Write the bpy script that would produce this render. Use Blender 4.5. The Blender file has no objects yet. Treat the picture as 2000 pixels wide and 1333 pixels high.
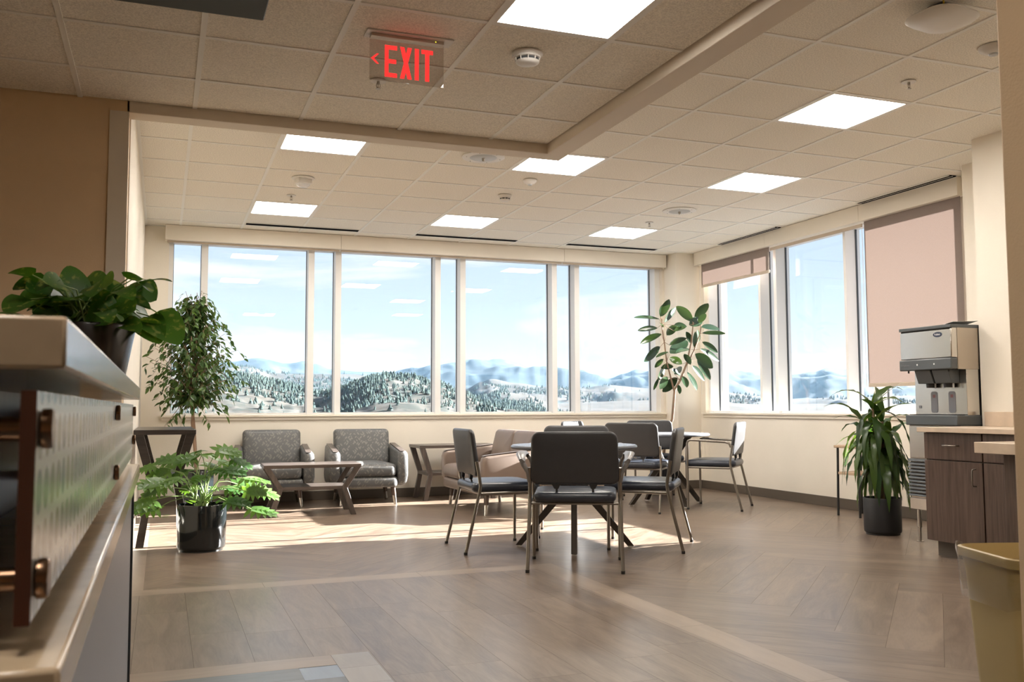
import bpy, bmesh, math, random
from mathutils import Vector, Matrix, noise as mnoise
PI = math.pi
S = bpy.context.scene
COL = S.collection
random.seed(7)

# ------------------------------------------------------------------ camera
F_PX = 1823.656
YAW, PITCH, ROLL = 0.358592, 0.0712882, -0.0032954
def cam_axes():
    cy, sy, cp, sp = math.cos(YAW), math.sin(YAW), math.cos(PITCH), math.sin(PITCH)
    f = Vector((sy * cp, cy * cp, sp)); r = Vector((cy, -sy, 0)); u = r.cross(f)
    cr, sr = math.cos(ROLL), math.sin(ROLL)
    return r * cr + u * sr, u * cr - r * sr, f
CR, CU, CF = cam_axes()
cam_data = bpy.data.cameras.new('camera')
cam_data.sensor_width = 36.0
cam_data.lens = F_PX / 2000 * 36
cam_data.clip_start = 0.02; cam_data.clip_end = 30000
cam = bpy.data.objects.new('camera', cam_data)
COL.objects.link(cam)
cam.matrix_world = Matrix(((CR.x, CU.x, -CF.x, 0), (CR.y, CU.y, -CF.y, 0), (CR.z, CU.z, -CF.z, 1.0), (0, 0, 0, 1)))
S.camera = cam
cam_data.dof.use_dof = True
cam_data.dof.focus_distance = 7.5
cam_data.dof.aperture_fstop = 11.0

# ------------------------------------------------------------------ colour management
vs = S.view_settings
vs.view_transform = 'Standard'; vs.look = 'None'; vs.exposure = 0.13; vs.gamma = 1.0
vs.use_curve_mapping = False
S.cycles.max_bounces = 10
S.cycles.diffuse_bounces = 5
S.cycles.transparent_max_bounces = 16
S.cycles.caustics_reflective = False
S.cycles.caustics_refractive = False
S.cycles.sample_clamp_indirect = 6.0
S.cycles.use_denoising = True

# ------------------------------------------------------------------ world: pale winter sky with soft clouds
world = bpy.data.worlds.new('sky'); S.world = world; world.use_nodes = True
wn = world.node_tree; wn.nodes.clear()
def N(nt, typ, **kw):
    n = nt.nodes.new(typ)
    for k, v in kw.items(): setattr(n, k, v)
    return n
def lk(nt, a, b): nt.links.new(a, b)
w_out = N(wn, 'ShaderNodeOutputWorld'); w_bg = N(wn, 'ShaderNodeBackground')
w_tc = N(wn, 'ShaderNodeTexCoord')
w_sep = N(wn, 'ShaderNodeSeparateXYZ'); lk(wn, w_tc.outputs['Generated'], w_sep.inputs[0])
w_ramp = N(wn, 'ShaderNodeValToRGB'); lk(wn, w_sep.outputs[2], w_ramp.inputs[0])
w_ramp.color_ramp.elements[0].position = 0.0; w_ramp.color_ramp.elements[0].color = (0.84, 0.91, 0.99, 1)
w_ramp.color_ramp.elements[1].position = 0.55; w_ramp.color_ramp.elements[1].color = (0.52, 0.68, 0.95, 1)
_e = w_ramp.color_ramp.elements.new(0.15); _e.color = (0.70, 0.82, 0.98, 1)
w_map = N(wn, 'ShaderNodeMapping'); w_map.inputs['Scale'].default_value = (2.0, 2.0, 9.0)
w_map.inputs['Location'].default_value = (0.3, 1.7, 0.35)
lk(wn, w_tc.outputs['Generated'], w_map.inputs[0])
w_noise = N(wn, 'ShaderNodeTexNoise'); w_noise.inputs['Scale'].default_value = 1.6
w_noise.inputs['Detail'].default_value = 9; w_noise.inputs['Roughness'].default_value = 0.55
w_noise.inputs['Distortion'].default_value = 0.4
lk(wn, w_map.outputs[0], w_noise.inputs['Vector'])
w_cr = N(wn, 'ShaderNodeValToRGB'); lk(wn, w_noise.outputs[0], w_cr.inputs[0])
w_cr.color_ramp.elements[0].position = 0.47; w_cr.color_ramp.elements[0].color = (0, 0, 0, 1)
w_cr.color_ramp.elements[1].position = 0.58; w_cr.color_ramp.elements[1].color = (1, 1, 1, 1)
w_mix = N(wn, 'ShaderNodeMix', data_type='RGBA')
lk(wn, w_cr.outputs[0], w_mix.inputs[0]); lk(wn, w_ramp.outputs[0], w_mix.inputs[6])
w_mix.inputs[7].default_value = (1.06, 1.05, 1.04, 1)
lk(wn, w_mix.outputs[2], w_bg.inputs[0]); w_bg.inputs[1].default_value = 0.93
lk(wn, w_bg.outputs[0], w_out.inputs[0])

# ------------------------------------------------------------------ sun (low, from the right windows)
SUN_DIR = Vector((-1.0, -0.028, -0.372)).normalized()
sun_data = bpy.data.lights.new('sun', 'SUN'); sun_data.energy = 80.0
sun_data.angle = math.radians(0.53); sun_data.color = (1.0, 0.96, 0.90)
sun = bpy.data.objects.new('sun', sun_data); COL.objects.link(sun)
sun.rotation_euler = SUN_DIR.to_track_quat('-Z', 'Y').to_euler(); sun.location = (20, 8, 10)

PANEL_LIGHT = 33.0          # emission of the ceiling panels' diffusers

# ------------------------------------------------------------------ material helpers
MATS = {}
def mat(name, color, rough=0.5, metal=0.0, bump=0.0, bscale=40.0, var=0.0, vscale=6.0, spec=0.5, coat=0.0, trans=0.0, stretch=None, coord='Object', sheen=0.0):
    m = bpy.data.materials.new(name); m.use_nodes = True
    nt = m.node_tree; b = nt.nodes['Principled BSDF']
    b.inputs['Base Color'].default_value = (*color, 1); b.inputs['Roughness'].default_value = rough
    b.inputs['Metallic'].default_value = metal; b.inputs['Specular IOR Level'].default_value = spec
    b.inputs['Coat Weight'].default_value = coat
    b.inputs['Sheen Weight'].default_value = sheen
    tc = N(nt, 'ShaderNodeTexCoord'); mp = N(nt, 'ShaderNodeMapping'); lk(nt, tc.outputs[coord], mp.inputs[0])
    if stretch: mp.inputs['Scale'].default_value = stretch
    if var > 0:
        n = N(nt, 'ShaderNodeTexNoise'); n.inputs['Scale'].default_value = vscale; n.inputs['Detail'].default_value = 6
        lk(nt, mp.outputs[0], n.inputs['Vector'])
        mx = N(nt, 'ShaderNodeMix', data_type='RGBA'); mr = N(nt, 'ShaderNodeMapRange')
        mr.inputs[1].default_value = 0.3; mr.inputs[2].default_value = 0.7
        lk(nt, n.outputs[0], mr.inputs[0]); lk(nt, mr.outputs[0], mx.inputs[0])
        mx.inputs[6].default_value = (*[c * (1 - var) for c in color], 1)
        mx.inputs[7].default_value = (*[min(1, c * (1 + var)) for c in color], 1)
        lk(nt, mx.outputs[2], b.inputs['Base Color'])
    if bump > 0:
        n2 = N(nt, 'ShaderNodeTexNoise'); n2.inputs['Scale'].default_value = bscale; n2.inputs['Detail'].default_value = 4
        lk(nt, mp.outputs[0], n2.inputs['Vector'])
        bp = N(nt, 'ShaderNodeBump'); bp.inputs['Strength'].default_value = bump; bp.inputs['Distance'].default_value = 0.01
        lk(nt, n2.outputs[0], bp.inputs['Height']); lk(nt, bp.outputs[0], b.inputs['Normal'])
    MATS[name] = m
    return m

def emit_mat(name, color, strength):
    m = bpy.data.materials.new(name); m.use_nodes = True; nt = m.node_tree; nt.nodes.clear()
    o = N(nt, 'ShaderNodeOutputMaterial'); e = N(nt, 'ShaderNodeEmission')
    e.inputs[0].default_value = (*color, 1); e.inputs[1].default_value = strength
    lk(nt, e.outputs[0], o.inputs[0]); return m

M_wall = mat('painted_wall', (0.83, 0.77, 0.665), 0.62, bump=0.12, bscale=180, var=0.02, vscale=3)
M_walld = mat('painted_wall_warm_cast', (0.72, 0.53, 0.33), 0.6, bump=0.12, bscale=180, var=0.02, vscale=3)  # wall colour with the corridor's warm, dim light put into it
M_trim = mat('trim_paint', (0.70, 0.63, 0.52), 0.45, bump=0.03, bscale=90)
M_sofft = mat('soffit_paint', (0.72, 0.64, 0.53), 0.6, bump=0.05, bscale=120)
M_base = mat('baseboard_vinyl', (0.105, 0.085, 0.065), 0.45, bump=0.03)
M_frame = mat('window_frame', (0.80, 0.79, 0.765), 0.4, bump=0.02)
M_gasket = mat('gasket', (0.05, 0.055, 0.06), 0.5, bump=0.02)
M_grid = mat('ceiling_grid', (0.86, 0.85, 0.80), 0.5, bump=0.02)
M_fabricsh = None
M_nickel = mat('brushed_nickel', (0.27, 0.245, 0.215), 0.32, metal=1.0, bump=0.02, bscale=200)
M_steel = mat('stainless_steel', (0.66, 0.64, 0.60), 0.22, metal=1.0, bump=0.02, bscale=60, stretch=(1, 1, 12))
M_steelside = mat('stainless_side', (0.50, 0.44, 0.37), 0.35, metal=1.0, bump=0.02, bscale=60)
M_bronze = mat('bronze', (0.20, 0.12, 0.075), 0.25, metal=1.0, bump=0.02)
M_blackpl = mat('black_plastic', (0.015, 0.015, 0.016), 0.4, bump=0.03)
M_darkgrey = mat('dark_grey_plastic', (0.075, 0.085, 0.09), 0.4, bump=0.05, bscale=300)
M_panelgrey = mat('hanging_panel_grey', (0.035, 0.045, 0.045), 0.6, bump=0.03)
M_vinylnavy = mat('navy_vinyl', (0.030, 0.036, 0.050), 0.30, bump=0.06, bscale=260, var=0.06, vscale=20)
M_vinylgrey = mat('grey_vinyl_back', (0.036, 0.036, 0.038), 0.38, bump=0.07, bscale=260, var=0.05, vscale=20)
M_tan = mat('tan_vinyl', (0.165, 0.122, 0.096), 0.42, bump=0.08, bscale=200, var=0.05, vscale=9)
M_whitepl = mat('white_plastic', (0.78, 0.76, 0.72), 0.4, bump=0.02)
M_greypl = mat('grey_translucent_plastic', (0.45, 0.46, 0.46), 0.35, bump=0.03)
M_laminate = mat('grey_laminate_top', (0.20, 0.21, 0.23), 0.22, bump=0.02, var=0.06, vscale=30)
M_tabledge = mat('grey_table_edge', (0.13, 0.14, 0.16), 0.3, bump=0.02)
M_darkmetal = mat('dark_bronze_metal', (0.06, 0.048, 0.038), 0.4, metal=0.4, bump=0.03)
M_counter = mat('stone_counter', (0.62, 0.50, 0.38), 0.28, bump=0.02, var=0.10, vscale=9)
M_slab = mat('reception_stone', (0.48, 0.36, 0.235), 0.16, bump=0.03, var=0.12, vscale=14)
M_potblack = mat('glossy_black_ceramic', (0.010, 0.013, 0.014), 0.12, bump=0.01, coat=0.4)
M_potmatte = mat('matte_black_pot', (0.012, 0.012, 0.013), 0.5, bump=0.03)
M_potbrown = mat('dark_brown_pot', (0.014, 0.009, 0.007), 0.25, bump=0.02)
M_soil = mat('soil', (0.035, 0.024, 0.016), 0.95, bump=0.8, bscale=60)
M_bark = mat('bark', (0.26, 0.17, 0.11), 0.8, bump=0.5, bscale=40, var=0.2, vscale=20, stretch=(1, 1, 0.3))
M_bin = mat('tan_bin_plastic', (0.47, 0.37, 0.17), 0.45, bump=0.03)
M_wood_l = mat('pale_wood', (0.5, 0.36, 0.24), 0.5, bump=0.05)
M_brass = mat('sprinkler_metal', (0.35, 0.32, 0.27), 0.4, metal=0.8, bump=0.02)
M_lens = mat('strobe_lens', (0.75, 0.76, 0.76), 0.1, bump=0.1, bscale=120)
M_bluelogo = mat('logo_blue', (0.01, 0.02, 0.05), 0.35, bump=0.01)
M_whiteink = mat('white_ink', (0.8, 0.8, 0.8), 0.5, bump=0.01)
M_greyink = mat('grey_ink', (0.16, 0.165, 0.18), 0.5, bump=0.01)
M_redink = mat('red_ink', (0.17, 0.07, 0.07), 0.5, bump=0.01)
M_diffuser = emit_mat('light_diffuser', (1.0, 0.93, 0.85), PANEL_LIGHT)
M_led = emit_mat('blue_led', (0.15, 0.25, 1.0), 6)
M_exit = emit_mat('exit_red', (1.0, 0.035, 0.03), 1.3)

def wood_mat(name, c1, c2, rough=0.35, scale=1.0, axis='Z', coat=0.0):
    m = bpy.data.materials.new(name); m.use_nodes = True; nt = m.node_tree; b = nt.nodes['Principled BSDF']
    tc = N(nt, 'ShaderNodeTexCoord'); mp = N(nt, 'ShaderNodeMapping'); lk(nt, tc.outputs['Object'], mp.inputs[0])
    st = {'X': (0.8, 12, 12), 'Y': (12, 0.8, 12), 'Z': (12, 12, 0.8)}[axis]
    mp.inputs['Scale'].default_value = tuple(s * scale for s in st)
    n = N(nt, 'ShaderNodeTexNoise'); n.inputs['Scale'].default_value = 4; n.inputs['Detail'].default_value = 8; n.inputs['Distortion'].default_value = 0.6
    lk(nt, mp.outputs[0], n.inputs['Vector'])
    r = N(nt, 'ShaderNodeValToRGB'); r.color_ramp.elements[0].position = 0.35; r.color_ramp.elements[1].position = 0.68
    r.color_ramp.elements[0].color = (*c1, 1); r.color_ramp.elements[1].color = (*c2, 1)
    lk(nt, n.outputs[0], r.inputs[0]); lk(nt, r.outputs[0], b.inputs['Base Color'])
    b.inputs['Roughness'].default_value = rough; b.inputs['Coat Weight'].default_value = coat
    bp = N(nt, 'ShaderNodeBump'); bp.inputs['Strength'].default_value = 0.08; bp.inputs['Distance'].default_value = 0.004
    lk(nt, n.outputs[0], bp.inputs['Height']); lk(nt, bp.outputs[0], b.inputs['Normal'])
    return m
M_cab = wood_mat('dark_walnut_laminate', (0.060, 0.036, 0.026), (0.115, 0.072, 0.052), 0.4, 1.0)
M_tablewood = wood_mat('greybrown_table_wood', (0.046, 0.035, 0.029), (0.088, 0.069, 0.058), 0.33, 1.0, 'X')
M_legwood = wood_mat('greybrown_leg_wood', (0.046, 0.035, 0.029), (0.088, 0.069, 0.058), 0.36, 1.0, 'Z')
M_console = wood_mat('espresso_wood', (0.022, 0.016, 0.014), (0.045, 0.034, 0.029), 0.28, 1.0, 'X')
M_deskwood = wood_mat('desk_dark_laminate', (0.05, 0.022, 0.014), (0.09, 0.042, 0.026), 0.3, 1.0)
M_desklower = mat('desk_lower_laminate', (0.20, 0.20, 0.215), 0.35, bump=0.02)

# ceiling tile: speckled mineral fibre
def tile_mat(name, color):
    m = bpy.data.materials.new(name); m.use_nodes = True; nt = m.node_tree; b = nt.nodes['Principled BSDF']
    tc = N(nt, 'ShaderNodeTexCoord')
    n = N(nt, 'ShaderNodeTexNoise'); n.inputs['Scale'].default_value = 130; n.inputs['Detail'].default_value = 3; n.inputs['Roughness'].default_value = 0.7
    lk(nt, tc.outputs['Object'], n.inputs['Vector'])
    r = N(nt, 'ShaderNodeValToRGB'); r.color_ramp.elements[0].position = 0.36; r.color_ramp.elements[1].position = 0.62
    r.color_ramp.elements[0].color = (*[c * 0.80 for c in color], 1); r.color_ramp.elements[1].color = (*[min(1, c * 1.12) for c in color], 1)
    lk(nt, n.outputs[0], r.inputs[0]); lk(nt, r.outputs[0], b.inputs['Base Color']); b.inputs['Roughness'].default_value = 0.9
    bp = N(nt, 'ShaderNodeBump'); bp.inputs['Strength'].default_value = 0.35; bp.inputs['Distance'].default_value = 0.002
    lk(nt, n.outputs[0], bp.inputs['Height']); lk(nt, bp.outputs[0], b.inputs['Normal'])
    return m
M_tile = tile_mat('ceiling_tile', (0.88, 0.84, 0.75))

# glass: thin pane, clear with a mirror-like fresnel reflection
def glass_mat(name, tint, gain=1.0):
    m = bpy.data.materials.new(name); m.use_nodes = True; nt = m.node_tree; nt.nodes.clear()
    o = N(nt, 'ShaderNodeOutputMaterial'); t = N(nt, 'ShaderNodeBsdfTransparent'); g = N(nt, 'ShaderNodeBsdfGlossy')
    t.inputs[0].default_value = (*tint, 1); g.inputs['Roughness'].default_value = 0.0
    g.inputs[0].default_value = (0.9, 0.9, 0.9, 1)
    f = N(nt, 'ShaderNodeLayerWeight'); f.inputs[0].default_value = 0.5
    mx = N(nt, 'ShaderNodeMixShader'); pw = N(nt, 'ShaderNodeMath', operation='POWER'); pw.inputs[1].default_value = 5
    mu = N(nt, 'ShaderNodeMath', operation='MULTIPLY_ADD'); mu.inputs[1].default_value = 0.9 * gain; mu.inputs[2].default_value = 0.035 * gain
    lk(nt, f.outputs['Facing'], pw.inputs[0]); lk(nt, pw.outputs[0], mu.inputs[0]); lk(nt, mu.outputs[0], mx.inputs[0])
    lk(nt, t.outputs[0], mx.inputs[1]); lk(nt, g.outputs[0], mx.inputs[2]); lk(nt, mx.outputs[0], o.inputs[0])
    return m
M_glass = glass_mat('window_glass', (0.93, 0.945, 0.965), 1.0)
M_acrylic = glass_mat('clear_acrylic', (0.86, 0.84, 0.82), 1.2)
M_liner = glass_mat('clear_plastic_liner', (0.86, 0.84, 0.78), 2.2)

# roller shade cloth: lets light through
def shade_mat(name, color):
    m = bpy.data.materials.new(name); m.use_nodes = True; nt = m.node_tree; nt.nodes.clear()
    o = N(nt, 'ShaderNodeOutputMaterial'); d = N(nt, 'ShaderNodeBsdfDiffuse'); t = N(nt, 'ShaderNodeBsdfTranslucent'); p = N(nt, 'ShaderNodeBsdfTransparent')
    tc = N(nt, 'ShaderNodeTexCoord'); n = N(nt, 'ShaderNodeTexNoise'); n.inputs['Scale'].default_value = 260
    lk(nt, tc.outputs['Object'], n.inputs['Vector'])
    mr = N(nt, 'ShaderNodeMapRange'); mr.inputs[3].default_value = 0.85; mr.inputs[4].default_value = 1.1
    lk(nt, n.outputs[0], mr.inputs[0])
    mv = N(nt, 'ShaderNodeVectorMath', operation='SCALE'); mv.inputs[0].default_value = color; lk(nt, mr.outputs[0], mv.inputs['Scale'])
    for s in (d, t): lk(nt, mv.outputs[0], s.inputs[0])
    m1 = N(nt, 'ShaderNodeMixShader'); m1.inputs[0].default_value = 0.34; lk(nt, d.outputs[0], m1.inputs[1]); lk(nt, t.outputs[0], m1.inputs[2])
    m2 = N(nt, 'ShaderNodeMixShader'); m2.inputs[0].default_value = 0.05; lk(nt, m1.outputs[0], m2.inputs[1]); lk(nt, p.outputs[0], m2.inputs[2])
    lk(nt, m2.outputs[0], o.inputs[0]); return m
M_shade = shade_mat('shade_cloth', (0.335, 0.275, 0.245))
M_hem = mat('shade_hem', (0.50, 0.42, 0.33), 0.7, bump=0.05, bscale=200)

# leaf: colour varies between leaves through a per-face attribute, light shines through
def leaf_mat(name, c1, c2, rough=0.35, tr=0.35, vein=None):
    m = bpy.data.materials.new(name); m.use_nodes = True; nt = m.node_tree; nt.nodes.clear()
    o = N(nt, 'ShaderNodeOutputMaterial'); b = N(nt, 'ShaderNodeBsdfPrincipled'); t = N(nt, 'ShaderNodeBsdfTranslucent')
    at = N(nt, 'ShaderNodeAttribute', attribute_name='tint')
    mx = N(nt, 'ShaderNodeMix', data_type='RGBA'); lk(nt, at.outputs['Fac'], mx.inputs[0])
    mx.inputs[6].default_value = (*c1, 1); mx.inputs[7].default_value = (*c2, 1)
    col = mx.outputs[2]
    if vein:
        tc = N(nt, 'ShaderNodeTexCoord'); n = N(nt, 'ShaderNodeTexNoise'); n.inputs['Scale'].default_value = 45; n.inputs['Detail'].default_value = 3
        lk(nt, tc.outputs['Object'], n.inputs['Vector']); r = N(nt, 'ShaderNodeValToRGB')
        r.color_ramp.elements[0].position = 0.56; r.color_ramp.elements[1].position = 0.66; lk(nt, n.outputs[0], r.inputs[0])
        m3 = N(nt, 'ShaderNodeMix', data_type='RGBA'); lk(nt, r.outputs[0], m3.inputs[0]); lk(nt, col, m3.inputs[6]); m3.inputs[7].default_value = (*vein, 1)
        col = m3.outputs[2]
    lk(nt, col, b.inputs['Base Color']); b.inputs['Roughness'].default_value = rough
    v = N(nt, 'ShaderNodeVectorMath', operation='MULTIPLY'); lk(nt, col, v.inputs[0]); v.inputs[1].default_value = (2.0, 1.9, 0.7)
    lk(nt, v.outputs[0], t.inputs[0])
    ms = N(nt, 'ShaderNodeMixShader'); ms.inputs[0].default_value = tr; lk(nt, b.outputs[0], ms.inputs[1]); lk(nt, t.outputs[0], ms.inputs[2])
    lk(nt, ms.outputs[0], o.inputs[0]); return m
ML_ficus = leaf_mat('ficus_leaf', (0.030, 0.075, 0.022), (0.10, 0.17, 0.05), 0.35, 0.3)
ML_phil = leaf_mat('philodendron_leaf', (0.028, 0.085, 0.022), (0.11, 0.21, 0.05), 0.33, 0.33)
ML_rubber = leaf_mat('rubber_leaf', (0.014, 0.032, 0.018), (0.035, 0.066, 0.028), 0.17, 0.12)
ML_drac = leaf_mat('dracaena_leaf', (0.020, 0.05, 0.015), (0.09, 0.15, 0.035), 0.3, 0.3)
ML_pothos = leaf_mat('pothos_leaf', (0.022, 0.075, 0.010), (0.06, 0.15, 0.02), 0.35, 0.3, vein=(0.22, 0.27, 0.07))
M_petiole = mat('green_stalk', (0.22, 0.32, 0.10), 0.5, bump=0.02)

# ------------------------------------------------------------------ mesh builder
class MB:
    def __init__(s): s.v = []; s.f = []; s.t = []; s.m = []
    def add(s, vs_, fs, tint=0.0, mi=0):
        o = len(s.v); s.v += [tuple(p) for p in vs_]
        for f in fs: s.f.append(tuple(i + o for i in f)); s.t.append(tint); s.m.append(mi)
        return s
    def box(s, x0, x1, y0, y1, z0, z1, mi=0):
        return s.add([(x0, y0, z0), (x1, y0, z0), (x1, y1, z0), (x0, y1, z0), (x0, y0, z1), (x1, y0, z1), (x1, y1, z1), (x0, y1, z1)],
                     [(0, 3, 2, 1), (4, 5, 6, 7), (0, 1, 5, 4), (1, 2, 6, 5), (2, 3, 7, 6), (3, 0, 4, 7)], mi=mi)
    def prism(s, pts, axis, a, b, mi=0):
        """polygon pts (2-D) extruded along axis from a to b; axis 0: (y,z) 1: (x,z) 2: (x,y)"""
        def P(p, t): return {0: (t, p[0], p[1]), 1: (p[0], t, p[1]), 2: (p[0], p[1], t)}[axis]
        n = len(pts); vs_ = [P(p, a) for p in pts] + [P(p, b) for p in pts]
        return s.add(vs_, [tuple(range(n))[::-1], tuple(range(n, 2 * n))] + [(i, (i + 1) % n, (i + 1) % n + n, i + n) for i in range(n)], mi=mi)
    def tube(s, pts, r, n=8, caps=True, tint=0.0, mi=0):
        pts = [Vector(p) for p in pts]; rs = r if isinstance(r, (list, tuple)) else [r] * len(pts)
        rings = []; ref = None
        for i, p in enumerate(pts):
            d = ((pts[min(i + 1, len(pts) - 1)] - pts[max(i - 1, 0)])).normalized()
            if ref is None:
                ref = Vector((0, 0, 1)) if abs(d.z) < 0.9 else Vector((1, 0, 0))
            a = (ref - d * ref.dot(d)).normalized(); b = d.cross(a); ref = a
            rings.append([p + (a * math.cos(2 * PI * k / n) + b * math.sin(2 * PI * k / n)) * rs[i] for k in range(n)])
        return s.loft(rings, caps, tint, mi)
    def loft(s, rings, caps=True, tint=0.0, mi=0):
        n = len(rings[0]); vs_ = [p for r in rings for p in r]; fs = []
        for i in range(len(rings) - 1):
            for k in range(n):
                k2 = (k + 1) % n; fs.append((i * n + k, i * n + k2, (i + 1) * n + k2, (i + 1) * n + k))
        if caps: fs.append(tuple(range(n))[::-1]); fs.append(tuple((len(rings) - 1) * n + k for k in range(n)))
        return s.add(vs_, fs, tint, mi)
    def lathe(s, prof, c=(0, 0, 0), n=32, caps=True, axis=2, mi=0):
        rings = []
        for r, z in prof:
            ring = []
            for k in range(n):
                a = 2 * PI * k / n; x, y = r * math.cos(a), r * math.sin(a)
                p = (x, y, z) if axis == 2 else ((z, x, y) if axis == 0 else (y, z, x))
                ring.append((p[0] + c[0], p[1] + c[1], p[2] + c[2]))
            rings.append(ring)
        return s.loft(rings, caps, mi=mi)
    def xf(s, fn, start=0):
        for i in range(start, len(s.v)): s.v[i] = tuple(fn(Vector(s.v[i])))
        return s
    def build(s, name, mats, parent=None, smooth=None, bevel=0.0, seg=2, subsurf=0):
        me = bpy.data.meshes.new(name); me.from_pydata(s.v, [], s.f)
        if any(s.t):
            a = me.attributes.new('tint', 'FLOAT', 'FACE'); a.data.foreach_set('value', s.t)
        ms = mats if isinstance(mats, (list, tuple)) else [mats]
        for m in ms: me.materials.append(m)
        if len(ms) > 1: me.polygons.foreach_set('material_index', s.m)
        me.update(); me.validate()
        o = bpy.data.objects.new(name, me); COL.objects.link(o)
        if parent: o.parent = parent
        if bevel > 0:
            b = o.modifiers.new('bevel', 'BEVEL'); b.width = bevel; b.segments = seg; b.limit_method = 'ANGLE'; b.angle_limit = math.radians(40); b.harden_normals = False
        if subsurf:
            q = o.modifiers.new('sub', 'SUBSURF'); q.levels = subsurf; q.render_levels = subsurf
        if smooth is not None or bevel > 0 or subsurf:
            me.shade_smooth()
            if not subsurf: me.set_sharp_from_angle(angle=math.radians(smooth or 38))
        return o
def bbox(x0, x1, y0, y1, z0, z1): return MB().box(x0, x1, y0, y1, z0, z1)

def rrect(w, d, R, n=5, c=(0, 0)):
    """rounded rectangle outline, 4*(n+1) points"""
    R = max(1e-4, min(R, w / 2 - 1e-4, d / 2 - 1e-4)); out = []
    for (sx, sy, a0) in ((1, 1, 0), (-1, 1, PI / 2), (-1, -1, PI), (1, -1, 1.5 * PI)):
        for k in range(n + 1):
            a = a0 + PI / 2 * k / n
            out.append((c[0] + sx * (w / 2 - R) + R * math.cos(a), c[1] + sy * (d / 2 - R) + R * math.sin(a)))
    return out
def cushion(w, d, h, R=0.05, edge=0.02, crown=0.015, inner=3):
    """soft pad lying in XY, bottom at z=0, top crown at h+crown"""
    rings = []
    def ring(ins, z): rings.append([(x, y, z) for x, y in rrect(w - 2 * ins, d - 2 * ins, max(R - ins, 0.004))])
    mn = min(w, d) / 2
    for t in (0.35, 0.9): ring(mn * (1 - t), 0.0) if t < 0.5 else ring(edge * 0.9, 0.0)
    for k in range(1, 4):
        a = PI / 2 * k / 3; ring(edge * (1 - math.sin(a)), edge * (1 - math.cos(a)))
    for k in range(0, 4):
        a = PI / 2 * k / 3; ring(edge * (1 - math.cos(a)), h - edge + edge * math.sin(a))
    for k in range(1, inner + 2):
        t = k / (inner + 1.3); ring(edge + (mn - edge) * t, h + crown * math.sin(t * PI / 2))
    return MB().loft(rings)

# ------------------------------------------------------------------ object helpers
def tag(o, label, cat, group=None, kind=None):
    o['label'] = label; o['category'] = cat
    if group: o['group'] = group
    if kind: o['kind'] = kind
    return o
def thing(name, label, cat, loc=(0, 0, 0), rz=0.0, group=None):
    o = bpy.data.objects.new(name, None); COL.objects.link(o); o.empty_display_size = 0.1
    o.location = loc; o.rotation_euler = (0, 0, rz)
    return tag(o, label, cat, group)
def struct(o):
    o['kind'] = 'structure'; return o
def copy_tree(o, label=None, loc=None, rz=None):
    c = o.copy(); COL.objects.link(c)
    if label: c['label'] = label
    if loc is not None: c.location = loc
    if rz is not None: c.rotation_euler = (0, 0, rz)
    for ch in list(o.children):
        k = ch.copy(); COL.objects.link(k); k.parent = c
        for g in list(ch.children):
            q = g.copy(); COL.objects.link(q); q.parent = k
    return c
def ray(px, py):
    return (CF + CR * ((px - 1000) / F_PX) - CU * ((py - 666.5) / F_PX))
def at_y(px, py, Y):
    d = ray(px, py); p = d * (Y / d.y); return Vector((p.x, p.y, p.z + 1))
def text_mesh(txt, size, mat_, name, parent, matrix, extrude=0.0004, shear=0.0):
    cu = bpy.data.curves.new(name, 'FONT'); cu.body = txt; cu.size = size; cu.extrude = extrude; cu.align_x = 'CENTER'; cu.align_y = 'CENTER'; cu.shear = shear
    tmp = bpy.data.objects.new('tmp', cu); COL.objects.link(tmp)
    dg = bpy.context.evaluated_depsgraph_get(); me = bpy.data.meshes.new_from_object(tmp.evaluated_get(dg))
    bpy.data.objects.remove(tmp); me.name = name; me.transform(matrix); me.materials.clear(); me.materials.append(mat_)
    o = bpy.data.objects.new(name, me); COL.objects.link(o)
    if parent: o.parent = parent
    return o

# =================================================================== THE ROOM
ZC = 2.919       # main ceiling
ZF = 2.722       # lower ceiling over the corridor
ZB = 2.663       # underside of the bulkhead between them
XL, XR, YF = -0.20, 6.29, 10.386

# ---- floor: planks cut to their zones
def clip(poly, x0, x1, y0, y1):
    def cut(P, f, inter):
        out = []
        for i in range(len(P)):
            a, b = P[i], P[(i + 1) % len(P)]
            fa, fb = f(a), f(b)
            if fa: out.append(a)
            if fa != fb: out.append(inter(a, b))
        return out
    def ix(c): return lambda a, b: (c, a[1] + (b[1] - a[1]) * (c - a[0]) / (b[0] - a[0]))
    def iy(c): return lambda a, b: (a[0] + (b[0] - a[0]) * (c - a[1]) / (b[1] - a[1]), c)
    for f, i in ((lambda p: p[0] >= x0, ix(x0)), (lambda p: p[0] <= x1, ix(x1)), (lambda p: p[1] >= y0, iy(y0)), (lambda p: p[1] <= y1, iy(y1))):
        if poly: poly = cut(poly, f, i)
    return poly
FL = {'v': [], 'f': [], 'uv': [], 'tint': [], 'm': []}
rf = random.Random(11)
def plank(cx, cy, L, W, ang, zones, m=0):
    ca, sa = math.cos(ang), math.sin(ang); g = 0.0006
    c = [(-L / 2 + g, -W / 2 + g), (L / 2 - g, -W / 2 + g), (L / 2 - g, W / 2 - g), (-L / 2 + g, W / 2 - g)]
    P = [(cx + x * ca - y * sa, cy + x * sa + y * ca) for x, y in c]
    t = rf.random(); ou, ov = rf.random() * 50, rf.random() * 50
    for z in zones:
        Q = clip(P, *z)
        if len(Q) < 3: continue
        o = len(FL['v']); FL['v'] += [(x, y, 0.0) for x, y in Q]; FL['f'].append(tuple(range(o, o + len(Q))))
        for x, y in Q:
            dx, dy = x - cx, y - cy; FL['uv'].append((dx * ca + dy * sa + ou, -dx * sa + dy * ca + ov))
        FL['tint'].append(t); FL['m'].append(m)
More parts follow.
